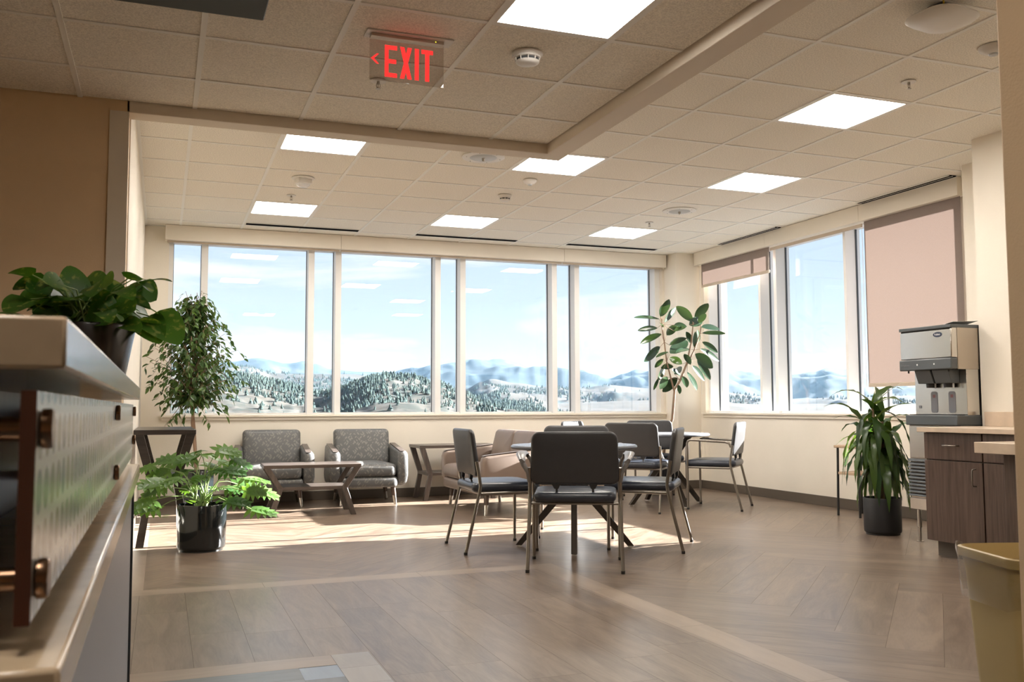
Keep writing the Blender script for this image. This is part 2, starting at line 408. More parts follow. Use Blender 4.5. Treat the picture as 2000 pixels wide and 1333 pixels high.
HZ = [(-0.07, 6.6, 5.62, 10.4), (2.37, 6.6, -3.0, 5.62)]
PW, PL = 0.2222, 1.3332
n_per = 6
# herringbone at 45 degrees: unit cell of an L and its mate, rotated
def herring():
    ca = math.cos(PI / 4)
    ox, oy = 2.9925, 4.262
    for a in range(-60, 60):
        for b in range(-14, 14):
            # cell translation vectors for a herringbone of ratio n: (W, -W) and (nW... )
            x = a * PW + b * PL; y = a * PW - b * PL
            # horizontal plank occupies [x, x+PL]x[y, y+PW]; vertical plank [x-PW? ...]
            for (u0, v0, L, W, an) in ((x, y, PL, PW, 0), (x, y + PW, PW, PL, 1)):
                uc, vc = u0 + L / 2, v0 + W / 2
                X = ox + (uc - vc) * ca; Y = oy + (uc + vc) * ca
                if -2 < X < 8 and -4.2 < Y < 11.6:
                    plank(X, Y, PL, PW, PI / 4 + (PI / 2 if an else 0), HZ)
herring()
# straight planks under the corridor ceiling
for i in range(-16, 8):
    x = 0.826 + i * 0.2286
    ys = [5.46]; yy = 5.46 - 0.3 - rf.random() * 0.9
    while yy > -3: ys.append(yy); yy -= 1.2192
    ys.append(-3)
    for k in range(len(ys) - 1):

        cx, cy, L = x + 0.1143, (ys[k] + ys[k + 1]) / 2, ys[k] - ys[k + 1]
        plank(cx, cy, L, 0.2286, PI / 2, [(-3.5, 2.22, 3.885, 5.46), (0.82, 2.22, -3, 3.885)])
# pale inlay border
for k in range(-4, 3): plank(-0.35 + k * 0.914 + 0.457, 5.54, 0.914, 0.16, 0, [(-3.5, 2.22, 5.46, 5.62)], 1)
for k in range(0, 10): plank(2.295, 5.62 - 0.457 - k * 0.914, 0.914, 0.15, PI / 2, [(2.22, 2.37, -3, 5.62)], 1)
for k in range(-4, 1): plank(0.665 - 0.457 + k * 0.914, 3.81, 0.914, 0.15, 0, [(-3.5, 0.665, 3.735, 3.885)], 1)
for k in range(0, 26): plank(0.7425, 3.885 - 0.1 - k * 0.22, 0.22, 0.155, PI / 2, [(0.665, 0.82, -3, 3.885)], 3)
for k in range(0, 6): plank(-0.135, 5.62 + 0.457 + k * 0.914, 0.914, 0.13, PI / 2, [(-0.25, -0.07, 5.62, 10.4)], 1)
# slate-blue field with its lighter corner tile
for k in range(0, 40): plank(0.59, 3.735 - 0.09 - k * 0.17, 0.17, 0.15, PI / 2, [(0.517, 0.665, -3, 3.735)], 4 if k == 0 else 2)
for k in range(-5, 1):
    for j in range(0, 44): plank(0.517 - 0.457 + k * 0.914, 3.735 - 0.0762 - j * 0.1524, 0.914, 0.1524, 0, [(-3.5, 0.517, -3, 3.735)], 2)
me = bpy.data.meshes.new('floor'); me.from_pydata(FL['v'], [], FL['f'])
uvl = me.uv_layers.new(name='UVMap')
for i, uv in enumerate(FL['uv']): uvl.data[i].uv = uv
ta = me.attributes.new('tint', 'FLOAT', 'FACE'); ta.data.foreach_set('value', FL['tint'])
def floor_mat(name, ca_, cb_, rough=0.34, grain=1.0):
    m = bpy.data.materials.new(name); m.use_nodes = True; nt = m.node_tree; b = nt.nodes['Principled BSDF']
    uv = N(nt, 'ShaderNodeUVMap'); mp = N(nt, 'ShaderNodeMapping'); lk(nt, uv.outputs[0], mp.inputs[0]); mp.inputs['Scale'].default_value = (0.9, 5, 1)
    n = N(nt, 'ShaderNodeTexNoise'); n.inputs['Scale'].default_value = 2.2; n.inputs['Detail'].default_value = 9; n.inputs['Distortion'].default_value = 1.2; n.inputs['Roughness'].default_value = 0.6
    lk(nt, mp.outputs[0], n.inputs['Vector'])
    w = N(nt, 'ShaderNodeTexWave', wave_type='BANDS', bands_direction='Y'); w.inputs['Scale'].default_value = 2.6; w.inputs['Distortion'].default_value = 22; w.inputs['Detail'].default_value = 3; w.inputs['Detail Scale'].default_value = 1.2
    lk(nt, mp.outputs[0], w.inputs['Vector'])
    ad = N(nt, 'ShaderNodeMath', operation='MULTIPLY_ADD'); ad.inputs[1].default_value = 0.05 * grain
    lk(nt, w.outputs['Fac'], ad.inputs[0]); lk(nt, n.outputs[0], ad.inputs[2])
    at = N(nt, 'ShaderNodeAttribute', attribute_name='tint')
    ad2 = N(nt, 'ShaderNodeMath', operation='MULTIPLY_ADD'); lk(nt, at.outputs['Fac'], ad2.inputs[0]); ad2.inputs[1].default_value = 0.13; lk(nt, ad.outputs[0], ad2.inputs[2])
    r = N(nt, 'ShaderNodeValToRGB'); r.color_ramp.elements[0].position = 0.38; r.color_ramp.elements[1].position = 0.78
    r.color_ramp.elements[0].color = (*ca_, 1); r.color_ramp.elements[1].color = (*cb_, 1); lk(nt, ad2.outputs[0], r.inputs[0]); lk(nt, r.outputs[0], b.inputs['Base Color'])
    b.inputs['Roughness'].default_value = rough; b.inputs['Coat Weight'].default_value = 0.14; b.inputs['Coat Roughness'].default_value = 0.18; b.inputs['Specular IOR Level'].default_value = 0.42
    rr = N(nt, 'ShaderNodeMapRange'); rr.inputs[3].default_value = rough - 0.05; rr.inputs[4].default_value = rough + 0.10; lk(nt, n.outputs[0], rr.inputs[0]); lk(nt, rr.outputs[0], b.inputs['Roughness'])
    bp = N(nt, 'ShaderNodeBump'); bp.inputs['Strength'].default_value = 0.12; bp.inputs['Distance'].default_value = 0.002; lk(nt, ad.outputs[0], bp.inputs['Height']); lk(nt, bp.outputs[0], b.inputs['Normal'])
    return m
for m_ in (floor_mat('vinyl_plank', (0.100, 0.068, 0.048), (0.225, 0.168, 0.122)),
           floor_mat('pale_inlay', (0.23, 0.172, 0.127), (0.30, 0.235, 0.178), 0.38, 0.4),
           floor_mat('slate_field', (0.10, 0.11, 0.115), (0.165, 0.18, 0.19), 0.4, 0.5),
           floor_mat('pale_inlay_block', (0.24, 0.215, 0.19), (0.31, 0.28, 0.25), 0.38, 0.4),
           floor_mat('blue_tile', (0.16, 0.20, 0.25), (0.22, 0.27, 0.33), 0.36, 0.4)): me.materials.append(m_)
me.polygons.foreach_set('material_index', FL['m']); me.update()
floor = bpy.data.objects.new('floor', me); COL.objects.link(floor); struct(floor)
M_sub = mat('floor_seam', (0.055, 0.042, 0.034), 0.8, bump=0.02)
sub = bbox(-3.6, 6.7, -3.1, 10.7, -0.12, -0.0015).build('floor_base', M_sub); struct(sub)

# ---- walls
T = 0.6096
def wall(name, m, *boxes):
    b = MB()
    for q in boxes: b.box(*q)
    return struct(b.build(name, m))
# far wall around its window band
WX0, WX1, WZ0, WZ1 = 0.04, 5.93, 0.93, 2.80
wall('wall_far', M_wall, (-0.5, 6.9, YF, YF + 0.30, -0.1, WZ0), (-0.5, 6.9, YF, YF + 0.30, WZ1, 3.2), (-0.5, WX0, YF, YF + 0.30, WZ0, WZ1), (WX1, 6.9, YF, YF + 0.30, WZ0, WZ1))
wall('wall_left', M_wall, (-0.45, XL, 5.706, YF, -0.1, 3.2))
wall('wall_front', M_walld, (-3.6, -0.205, 5.566, 5.706, -0.1, 3.2))
# right wall around its windows
RY0, RY1 = 5.95, 9.98
wall('wall_right', M_wall, (XR, XR + 0.30, 5.60, YF, -0.1, WZ0), (XR, XR + 0.20, 5.60, YF, WZ1, 3.2), (XR, XR + 0.30, 5.60, RY0, WZ0, WZ1), (XR, XR + 0.30, RY1, YF, WZ0, WZ1))
wall('wall_alcove', M_wall, (5.96, 6.6, 5.05, 5.63, -0.1, 3.2))
wall('wall_kitchenette', M_wall, (5.45, 6.6, -3.1, 5.05, -0.1, 3.2))
col = wall('wall_column', M_wall, (5.967, 6.4, 10.085, YF + 0.05, -0.0, 3.1))
struct(bbox(5.967 - 0.006, 5.967 + 0.045, 10.079, 10.085, 0.1, 2.45).build('trim_1', M_wall))   # corner guard
wall('wall_back', M_walld, (-3.6, 6.6, -3.2, -3.05, -0.1, 3.2))
wall('wall_corridor', M_walld, (-3.7, -3.5, -3.1, 5.7, -0.1, 3.2))
# stub of wall with a casing at the right edge of the view
wall('wall_stub', M_walld, (1.66, 2.34, 1.29, 1.38, -0.1, 2.80))
struct(MB().box(1.585, 1.66, 1.275, 1.395, 0, 2.70).build('trim_2', M_walld, bevel=0.004))
# bulkhead that drops between the two ceilings, and trims of the opening
struct(MB().prism([(-0.22, 5.566), (-0.22, 5.706), (2.48, 5.706), (2.48, -3.1), (2.34, -3.1), (2.34, 5.566)], 2, ZB, 3.1).build('trim_3', M_sofft, bevel=0.004))
struct(MB().box(-0.305, -0.205, 5.556, 5.566, 0, ZB).build('trim_4', M_trim))
# baseboards
def base(name, *boxes):
    b = MB()
    for q in boxes: b.box(*q)
    return struct(b.build(name, M_base, bevel=0.003))
base('baseboard_far', (XL, 5.967, YF - 0.01, YF, 0, 0.10))
base('baseboard_left', (XL, XL + 0.01, 5.72, YF - 0.01, 0, 0.10))
base('baseboard_right', (XR - 0.01, XR, 5.64, 10.085, 0, 0.10), (5.957, 6.29, 10.075, 10.085, 0, 0.10), (5.957, 5.967, 10.085, YF - 0.01, 0, 0.10))
base('baseboard_alcove', (5.95, 5.96, 5.06, 5.63, 0, 0.10), (5.96, 6.28, 5.63, 5.64, 0, 0.10))
base('baseboard_front', (-3.4, -0.31, 5.556, 5.566, 0, 0.10))

# ---- ceilings: tile, exposed T-bar grid
lights_main = [(-4, 4), (-1, 4), (2, 4), (-4, 8), (-1, 8), (2, 8), (1, 1), (2, -3)]  # last cell is an unseen panel added to light the camera side
lights_front = [(3, -1), (0, -6)]  # last cell is an unseen panel added to brighten the corridor
def mgrid(i, j): return 3.196 + i * T, 3.929 + j * T
def fgrid(i, j): return -0.458 + i * 0.6 + 0.0, 3.848 + j * T
def ceiling(name, gname, cells, grid, dx, z, lights, inside, barw=0.024):
    tb, gb = MB(), MB()
    for (i, j) in cells:
        x, y = grid(i, j)
        q = inside(x, x + dx, y, y + T)
        if not q: continue
        x0, x1, y0, y1 = q
        if (i, j) not in lights:
            tb.box(x0 + 0.010 if x0 == x else x0, x1 - 0.010, y0 + 0.010 if y0 == y else y0, y1 - 0.010, z + 0.004, z + 0.02)
        h = barw / 2
        if x0 == x: gb.box(x - h, x + h, y0, y1, z - 0.002, z + 0.03)
        if y0 == y: gb.box(x0 + h, x1 - h, y - h, y + h, z - 0.001, z + 0.03)
    t = struct(tb.build(name, M_tile)); g = struct(gb.build(gname, M_grid)); return t, g
def ins_main(x0, x1, y0, y1):
    if x0 < 2.48 - 0.02 and y0 < 5.706 - 0.02:
        if x1 > 2.48 and y1 <= 5.706: x0 = 2.48
        elif y1 > 5.706 and x1 <= 2.48: y0 = 5.706
        elif x1 > 2.48 and y1 > 5.706: pass
        else: return None
    x0 = max(x0, XL); x1 = min(x1, XR); y1 = min(y1, YF)
    return (x0, x1, y0, y1) if x1 - x0 > 0.02 and y1 - y0 > 0.02 else None
ceiling('ceiling', 'trim_5', [(i, j) for i in range(-6, 6) for j in range(-12, 11)], mgrid, T, ZC, lights_main, ins_main)
def ins_front(x0, x1, y0, y1):
    x0 = max(x0, -3.5); x1 = min(x1, 2.34); y1 = min(y1, 5.566)
    return (x0, x1, y0, y1) if x1 - x0 > 0.02 and y1 - y0 > 0.02 else None
ceiling('ceiling_lower', 'trim_6', [(i, j) for i in range(-6, 6) for j in range(-12, 4)], fgrid, 0.6, ZF, lights_front, ins_front, 0.026)
struct(MB().box(-0.6, 6.7, -3.2, 10.7, 3.1, 3.2).box(-3.7, 2.4, -3.2, 5.7, 3.0, 3.08).build('ceiling_deck', M_sub))
# wall angle around the main ceiling
struct(MB().box(XL, XL + 0.022, 5.72, YF, ZC - 0.003, ZC + 0.01).box(XL, 5.96, YF - 0.022, YF, ZC - 0.003, ZC + 0.01).build('trim_7', M_grid))

# ---- ceiling light panels
LBL_M = {(-4, 4): 'square light panel in the main ceiling partly cut by the bulkhead, leftmost one', (-1, 4): 'square light panel right behind the inner corner of the bulkhead',
         (2, 4): 'square light panel in the middle of the right ceiling bay beside a round speaker', (-4, 8): 'small square light panel above the leftmost far window, behind the strobe',
         (-1, 8): 'square light panel near the centre of the far windows', (2, 8): 'square light panel in front of the far windows nearest the corner column',
         (1, 1): 'large square light panel in the right ceiling bay near the sprinkler'}
LBL_F = {(3, -1): 'largest bright light panel at the top, beside the smoke detector by the bulkhead'}
def light(x, y, dx, dy, z, label):
    t = thing('ceiling_light', label, 'ceiling light', (x + dx / 2, y + dy / 2, z), 0, 'square light panels in the ceilings')
    a, b = dx / 2 - 0.012, dy / 2 - 0.012
    fr = MB()
    for (x0, x1, y0, y1) in ((-a, a, -b, -b + 0.014), (-a, a, b - 0.014, b), (-a, -a + 0.014, -b + 0.014, b - 0.014), (a - 0.014, a, -b + 0.014, b - 0.014)): fr.box(x0, x1, y0, y1, -0.002, 0.02)
    fr.build('frame', M_grid, t)
    MB().box(-a + 0.014, a - 0.014, -b + 0.014, b - 0.014, 0.004, 0.012).build('diffuser', M_diffuser, t)
for (i, j) in lights_main:
    x, y = mgrid(i, j); light(x, y, T, T, ZC, LBL_M.get((i, j), 'added square light panel in the right ceiling bay, outside the view'))
for (i, j) in lights_front:
    x, y = fgrid(i, j); light(x, y, 0.6, T, ZF, LBL_F.get((i, j), 'added square light panel in the lower corridor ceiling, outside the view'))

# ---- windows: far wall. front faces of mullions end at these X
def window(name, mulls, glass_spans, axis, front, glass, z0, z1, w=0.066):
    fr = MB(); gk = MB()
    for a, b in mulls:
        q = (a, b, front, glass + 0.05) if axis == 'X' else (front, glass + 0.05, a, b)
        fr.box(*q, z0, z1)
        g = 0.006
        for e0, e1 in ((a - g, a), (b, b + g)):
            q = (e0, e1, glass - 0.008, glass + 0.012) if axis == 'X' else (glass - 0.008, glass + 0.012, e0, e1)
            gk.box(*q, z0, z1)
    lo, hi = mulls[0][0], mulls[-1][1]
    for za, zb in ((z0, z0 + 0.022), (z1 - 0.03, z1)):
        q = (lo, hi, front + 0.03, glass + 0.05) if axis == 'X' else (front + 0.03, glass + 0.05, lo, hi)
        fr.box(*q, za, zb)
    f = struct(fr.build(name, M_frame)); g_ = gk.build('gasket', M_gasket, f)
    for a, b in glass_spans:
        q = (a, b, glass, glass + 0.006) if axis == 'X' else (glass, glass + 0.006, a, b)
        MB().box(*q, z0 + 0.015, z1 - 0.02).build('glass_pane', M_glass, f)
    return f
fm = [(0.04, 0.085), (0.370, 0.436), (1.499, 1.565), (1.800, 1.866), (2.960, 3.026), (3.266, 3.332), (4.437, 4.503), (4.738, 4.804), (5.86, 5.93)]
window('window_1', fm, [(fm[k][1], fm[k + 1][0]) for k in range(8)], 'X', YF + 0.055, YF + 0.20, WZ0, WZ1)
rm = [(5.95, 6.0), (7.075, 7.12), (7.455, 7.49), (8.58, 8.63), (8.876, 8.915), (9.94, 9.98)]
window('window_2', rm, [(rm[k][1], rm[k + 1][0]) for k in range(5)], 'Y', XR + 0.05, XR + 0.18, WZ0, WZ1)
struct(MB().box(-0.01, 5.955, YF - 0.035, YF + 0.055, WZ0 - 0.022, WZ0 + 0.002).box(0.0, 5.945, YF - 0.018, YF, WZ0 - 0.055, WZ0 - 0.022).build('trim_8', M_wall, bevel=0.004))   # far sill
struct(MB().box(XR - 0.035, XR + 0.05, 5.90, 10.02, WZ0 - 0.022, WZ0 + 0.002).box(XR - 0.018, XR, 5.91, 10.01, WZ0 - 0.055, WZ0 - 0.022).build('trim_9', M_wall, bevel=0.004))   # right sill
# shade pockets (valances)
struct(MB().box(0.0, 1.828, YF - 0.115, YF, 2.762, ZC).box(1.831, 4.53, YF - 0.115, YF, 2.762, ZC).box(4.533, 5.935, YF - 0.115, YF, 2.762, ZC).build('trim_10', M_wall, bevel=0.002))
struct(MB().box(XR - 0.10, XR, 5.90, 7.085, 2.762, ZC).box(XR - 0.10, XR, 7.088, 8.57, 2.762, ZC).box(XR - 0.10, XR, 8.573, 10.04, 2.762, ZC).build('trim_11', M_wall, bevel=0.002))
struct(MB().box(XR - 0.02, XR, 5.90, 5.955, WZ0, 2.762).build('trim_12', M_wall, bevel=0.003))

# ---- roller shades
def shade(label, a, b, z0, axis, pos, group=None, chain=None):
    t = thing('roller_shade', label, 'roller shade', (0, 0, 0), 0, group)
    top = 2.79
    if z0 < 2.70:
        q = (a, b, pos, pos + 0.0015) if axis == 'X' else (pos, pos + 0.0015, a, b)
        MB().box(*q, z0 + 0.03, top).build('shade_cloth', M_shade, t)
    q = (a, b, pos - 0.005, pos + 0.007) if axis == 'X' else (pos - 0.005, pos + 0.007, a, b)
    MB().box(*q, z0, z0 + 0.034).build('hem_bar', M_hem, t, bevel=0.004)
    if axis == 'Y' and z0 > 0:
        MB().tube([(pos - 0.02, b + 0.006, 2.70), (pos - 0.02, b + 0.006, 1.15)], 0.0025, 5).build('chain', M_whitepl, t)
    return t
shade('rolled-up roller shade above the leftmost far windows', 0.02, 1.82, 2.742, 'X', YF - 0.05, 'rolled-up shades over the far windows')
shade('rolled-up roller shade above the middle far windows', 1.84, 4.52, 2.742, 'X', YF - 0.05, 'rolled-up shades over the far windows')
shade('rolled-up roller shade above the far windows nearest the corner', 4.54, 5.92, 2.742, 'X', YF - 0.05, 'rolled-up shades over the far windows')
shade('short pinkish shade lowered a little over the window next to the corner column', 8.565, 9.95, 2.475, 'Y', XR - 0.045)
shade('shade rolled nearly all the way up over the middle right window', 7.10, 8.55, 2.715, 'Y', XR - 0.045)
shade('long pinkish shade pulled nearly down to the sill behind the ice dispenser', 5.925, 7.075, 1.182, 'Y', XR - 0.045)

# ---- air diffusers
M_slot = mat('slot_black', (0.012, 0.012, 0.013), 0.95, bump=0.02, spec=0.0)
def slot(label, x0, x1, y0, y1):
    t = thing('air_diffuser', label, 'air vent', ((x0 + x1) / 2, (y0 + y1) / 2, ZC), 0, 'black slot air vents in the ceiling edge')
    a, b = (x1 - x0) / 2, (y1 - y0) / 2
    MB().box(-a, a, -b, b, -0.005, 0.002).build('slot', M_slot, t)
    f = MB()
    if a > b: f.box(-a, a, -b - 0.01, -b, -0.003, 0.002).box(-a, a, b, b + 0.01, -0.006, 0.002)
    else: f.box(-a - 0.01, -a, -b, b, -0.006, 0.002).box(a, a + 0.01, -b, b, -0.006, 0.002).box(-0.004, 0.004, -b, b, -0.006, -0.003)
    f.build('rim', M_grid, t)
slot('black slot vent above the leftmost far windows', 0.784, 1.957, 9.91, 9.995)
slot('black slot vent above the middle far windows', 2.606, 3.789, 9.91, 9.995)
slot('black slot vent above the far windows nearest the column', 4.43, 5.609, 9.91, 9.995)
slot('shorter double black slot vent above the right window nearest the column', 6.10, 6.175, 8.252, 9.374)
slot('long double black slot vent above the long lowered shade', 6.10, 6.175, 5.889, 7.005)

# =================================================================== CEILING FIXTURES
def smoke(name, label, x, y, z, r=0.062, slots=True, low=False):
    t = thing(name, label, 'smoke detector', (x, y, z))
    MB().lathe([(0.001, 0.0), (r * 1.12, 0.0), (r * 1.12, -0.008), (r * 1.04, -0.012), (r, -0.018)], n=28).build('base', M_whitepl, t, smooth=40)
    b = MB().lathe([(r * 0.98, -0.016), (r * 0.94, -0.026), (r * 0.82, -0.028), (r * 0.80, -0.040), (r * 0.86, -0.041), (r * 0.80, -0.048), (r * 0.55, -0.055), (0.002, -0.057)], n=28)
    if slots:
        for k in range(10):
            a = 2 * PI * k / 10; c, s_ = math.cos(a), math.sin(a)
            b.tube([(r * 0.90 * c, r * 0.90 * s_, -0.024), (r * 0.84 * c, r * 0.84 * s_, -0.043)], 0.003, 5)
    b.build('cover', M_whitepl, t, smooth=40)
    if slots:
        g = MB().lathe([(r * 0.83, -0.0285), (r * 0.85, -0.0395)], n=28, caps=False)
        g.build('sensor_gap', M_gasket, t)
    return t
smoke('smoke_detector', 'white smoke detector with dark slots on the lower corridor ceiling by the exit sign', 1.633, 4.13, ZF, 0.068)
smoke('smoke_detector', 'small white smoke detector with slots under the main ceiling, nearer the far windows', 2.87, 7.83, ZC, 0.055)
def dome(label, x, y, r=0.06):
    t = thing('motion_sensor', label, 'sensor', (x, y, ZC))
    MB().lathe([(0.002, 0), (r, 0), (r, -0.006), (r * 0.92, -0.018), (r * 0.6, -0.032), (r * 0.35, -0.038)], n=28).build('housing', M_whitepl, t, smooth=50)
    MB().lathe([(r * 0.36, -0.036), (r * 0.30, -0.046), (0.002, -0.050)], n=20).build('lens', M_greypl, t, smooth=50)
dome('white domed sensor on the main ceiling between the smoke detector and a light panel', 2.874, 7.223)
dome('white domed sensor at the right edge of the main ceiling beside the wall stub', 4.129, 3.659, 0.075)
def sprinkler(label, x, y, z):
    t = thing('sprinkler', label, 'sprinkler', (x, y, z))
    MB().lathe([(0.012, 0.004), (0.042, 0.0), (0.042, -0.003), (0.030, -0.007), (0.022, -0.004), (0.012, -0.004)], n=24).build('escutcheon', M_whitepl, t, smooth=40)
    MB().lathe([(0.008, 0.0), (0.008, -0.016), (0.005, -0.02)], n=10).tube([(-0.009, 0, -0.016), (-0.010, 0, -0.03), (-0.002, 0, -0.042)], 0.0018, 6).tube([(0.009, 0, -0.016), (0.010, 0, -0.03), (0.002, 0, -0.042)], 0.0018, 6).lathe([(0.002, -0.018), (0.0025, -0.042)], n=8).build('head', M_brass, t)
    MB().lathe([(0.014, -0.042), (0.014, -0.044)], n=16).build('deflector', M_brass, t)
sprinkler('small sprinkler on the lower ceiling just below the exit sign', 1.033, 4.752, ZF)
sprinkler('small sprinkler between the strobe and the leftmost far light panel', 1.056, 8.482, ZC)
sprinkler('small sprinkler beside the far round speaker, above the light panel near the column', 4.714, 8.495, ZC)
sprinkler('small sprinkler beside the large light panel in the right ceiling bay', 4.104, 4.238, ZC)
def speaker(label, x, y):
    t = thing('ceiling_speaker', label, 'speaker', (x, y, ZC))
    MB().lathe([(0.002, 0.0), (0.165, 0.0), (0.165, -0.004), (0.155, -0.008), (0.105, -0.008)], n=40).build('plate', M_whitepl, t, smooth=40)
    MB().lathe([(0.105, -0.0085), (0.098, -0.011), (0.002, -0.011)], n=40).build('grille', M_greypl, t, smooth=40)
    MB().lathe([(0.012, -0.011), (0.010, -0.030), (0.004, -0.034)], n=12).build('nozzle', M_brass, t)
    for k in range(6): MB().lathe([(0.004, -0.0085), (0.003, -0.011)], c=(0.135 * math.cos(k * PI / 3), 0.135 * math.sin(k * PI / 3), 0), n=8).build('screw', M_brass, t)
speaker('round ceiling speaker plate just behind the bulkhead', 2.27, 6.669)
speaker('round ceiling speaker plate in front of the light panel near the column', 4.708, 7.878)
t = thing('fire_strobe', 'white ceiling fire strobe with clear lens above the left far windows', 'strobe', (1.066, 7.799, ZC), 0.35)
MB().lathe([(0.002, 0), (0.095, 0), (0.095, -0.006), (0.085, -0.010)], n=32).build('base', M_whitepl, t, smooth=40)
MB().box(-0.062, 0.062, -0.045, 0.045, -0.050, -0.008).build('housing', M_whitepl, t, bevel=0.006)
MB().loft([[(x, y, -0.050) for x, y in rrect(0.108, 0.076, 0.02)], [(x, y, -0.066) for x, y in rrect(0.100, 0.066, 0.025)], [(x, y, -0.080) for x, y in rrect(0.07, 0.035, 0.017)]]).build('lens', M_lens, t, smooth=30)
# wireless access point hanging at the top right
t = thing('access_point', 'white rounded wireless access point hung under the ceiling at upper right', 'access point', (3.47, 3.36, ZC - 0.055), 0.15)
rr_ = lambda w, d, R, z: [(x, y, z) for x, y in rrect(w, d, R, 8)]
MB().loft([rr_(0.26, 0.22, 0.08, 0.012), rr_(0.31, 0.27, 0.10, 0.0), rr_(0.315, 0.275, 0.10, -0.008), rr_(0.28, 0.24, 0.09, -0.024), rr_(0.16, 0.12, 0.05, -0.030)]).build('body', M_whitepl, t, smooth=40)
MB().box(-0.05, 0.05, -0.04, 0.04, 0.012, 0.054).build('bracket', M_darkgrey, t)
MB().tube([(-0.07, -0.06, 0.054), (-0.08, -0.07, 0.03), (-0.06, -0.05, 0.014)], 0.004, 6).build('cable', mat('yellow_cable', (0.6, 0.45, 0.03), 0.5, bump=0.02), t)
MB().lathe([(0.003, -0.026), (0.002, -0.029)], c=(0.05, -0.06, 0), n=8).build('status_light', M_led, t)
# dark panel hung below the corridor ceiling at the top edge
t = thing('hanging_panel', 'dark grey flat panel hung below the ceiling, left of the exit sign', 'panel', (-0.15, 2.52, 2.46))
MB().box(-0.42, 0.48, -0.62, 1.02, 0.0, 0.05).build('panel', M_panelgrey, t, bevel=0.004)
for sx in (-0.3, 0.36):
    for sy in (-0.5, 0.9): MB().tube([(sx, sy, 0.05), (sx, sy, ZF - 2.46 + 0.004)], 0.004, 6).build('hanger', M_gasket, t)

# ---- exit sign: edge-lit acrylic plate
ey = 4.142
t = thing('exit_sign', 'clear acrylic exit sign with red lettering and a left arrow under the lower ceiling', 'exit sign', (1.035, ey, ZF))
MB().box(-0.195, 0.215, -0.048, 0.048, -0.004, 0.002).build('ceiling_plate', M_whitepl, t, bevel=0.0015)
MB().box(-0.172, 0.172, -0.022, 0.022, -0.018, -0.004).build('light_bar', M_steelside, t, bevel=0.001)
MB().box(-0.176, 0.176, -0.003, 0.003, -0.217, -0.012).build('plate', M_acrylic, t)
def strokes(mb, x, z, w, h, segs, th):
    for (ax, az, bx, bz) in segs:
        a = Vector((x + ax * w, z + az * h)); b = Vector((x + bx * w, z + bz * h)); d = (b - a).normalized(); p = Vector((-d.y, d.x)) * th / 2
        mb.prism([tuple(a - p), tuple(b - p), tuple(b + p), tuple(a + p)], 1, -0.0045, -0.0032)
L = MB(); hh, zz = 0.150, -0.198
def rect(x0, x1, z0, z1): L.prism([(x0, z0), (x1, z0), (x1, z1), (x0, z1)], 1, -0.0050, -0.0034)
x0 = -0.106
rect(x0, x0 + 0.018, zz, zz + hh); rect(x0 + 0.018, x0 + 0.058, zz, zz + 0.020); rect(x0 + 0.018, x0 + 0.054, zz + hh / 2 - 0.01, zz + hh / 2 + 0.01); rect(x0 + 0.018, x0 + 0.058, zz + hh - 0.020, zz + hh)
x1_ = -0.034
L.prism([(x1_, zz), (x1_ + 0.020, zz), (x1_ + 0.056, zz + hh), (x1_ + 0.036, zz + hh)], 1, -0.0050, -0.0034)
L.prism([(x1_ + 0.036, zz), (x1_ + 0.056, zz), (x1_ + 0.020, zz + hh), (x1_, zz + hh)], 1, -0.0052, -0.0032)
rect(0.036, 0.056, zz, zz + hh)
rect(0.086, 0.106, zz, zz + hh); rect(0.068, 0.124, zz + hh - 0.020, zz + hh)
L.build('lettering', M_exit, t)
A = MB(); A.prism([(-0.171, -0.118), (-0.143, -0.094), (-0.133, -0.094), (-0.156, -0.118), (-0.133, -0.142), (-0.143, -0.142)], 1, -0.005, -0.0034).build('arrow', M_exit, t)
MB().box(-0.060 + 0.19, -0.055 + 0.19, -0.023, -0.0215, -0.012, -0.008).build('indicator', emit_mat('indicator', (0.8, 0.7, 0.05), 2), t)

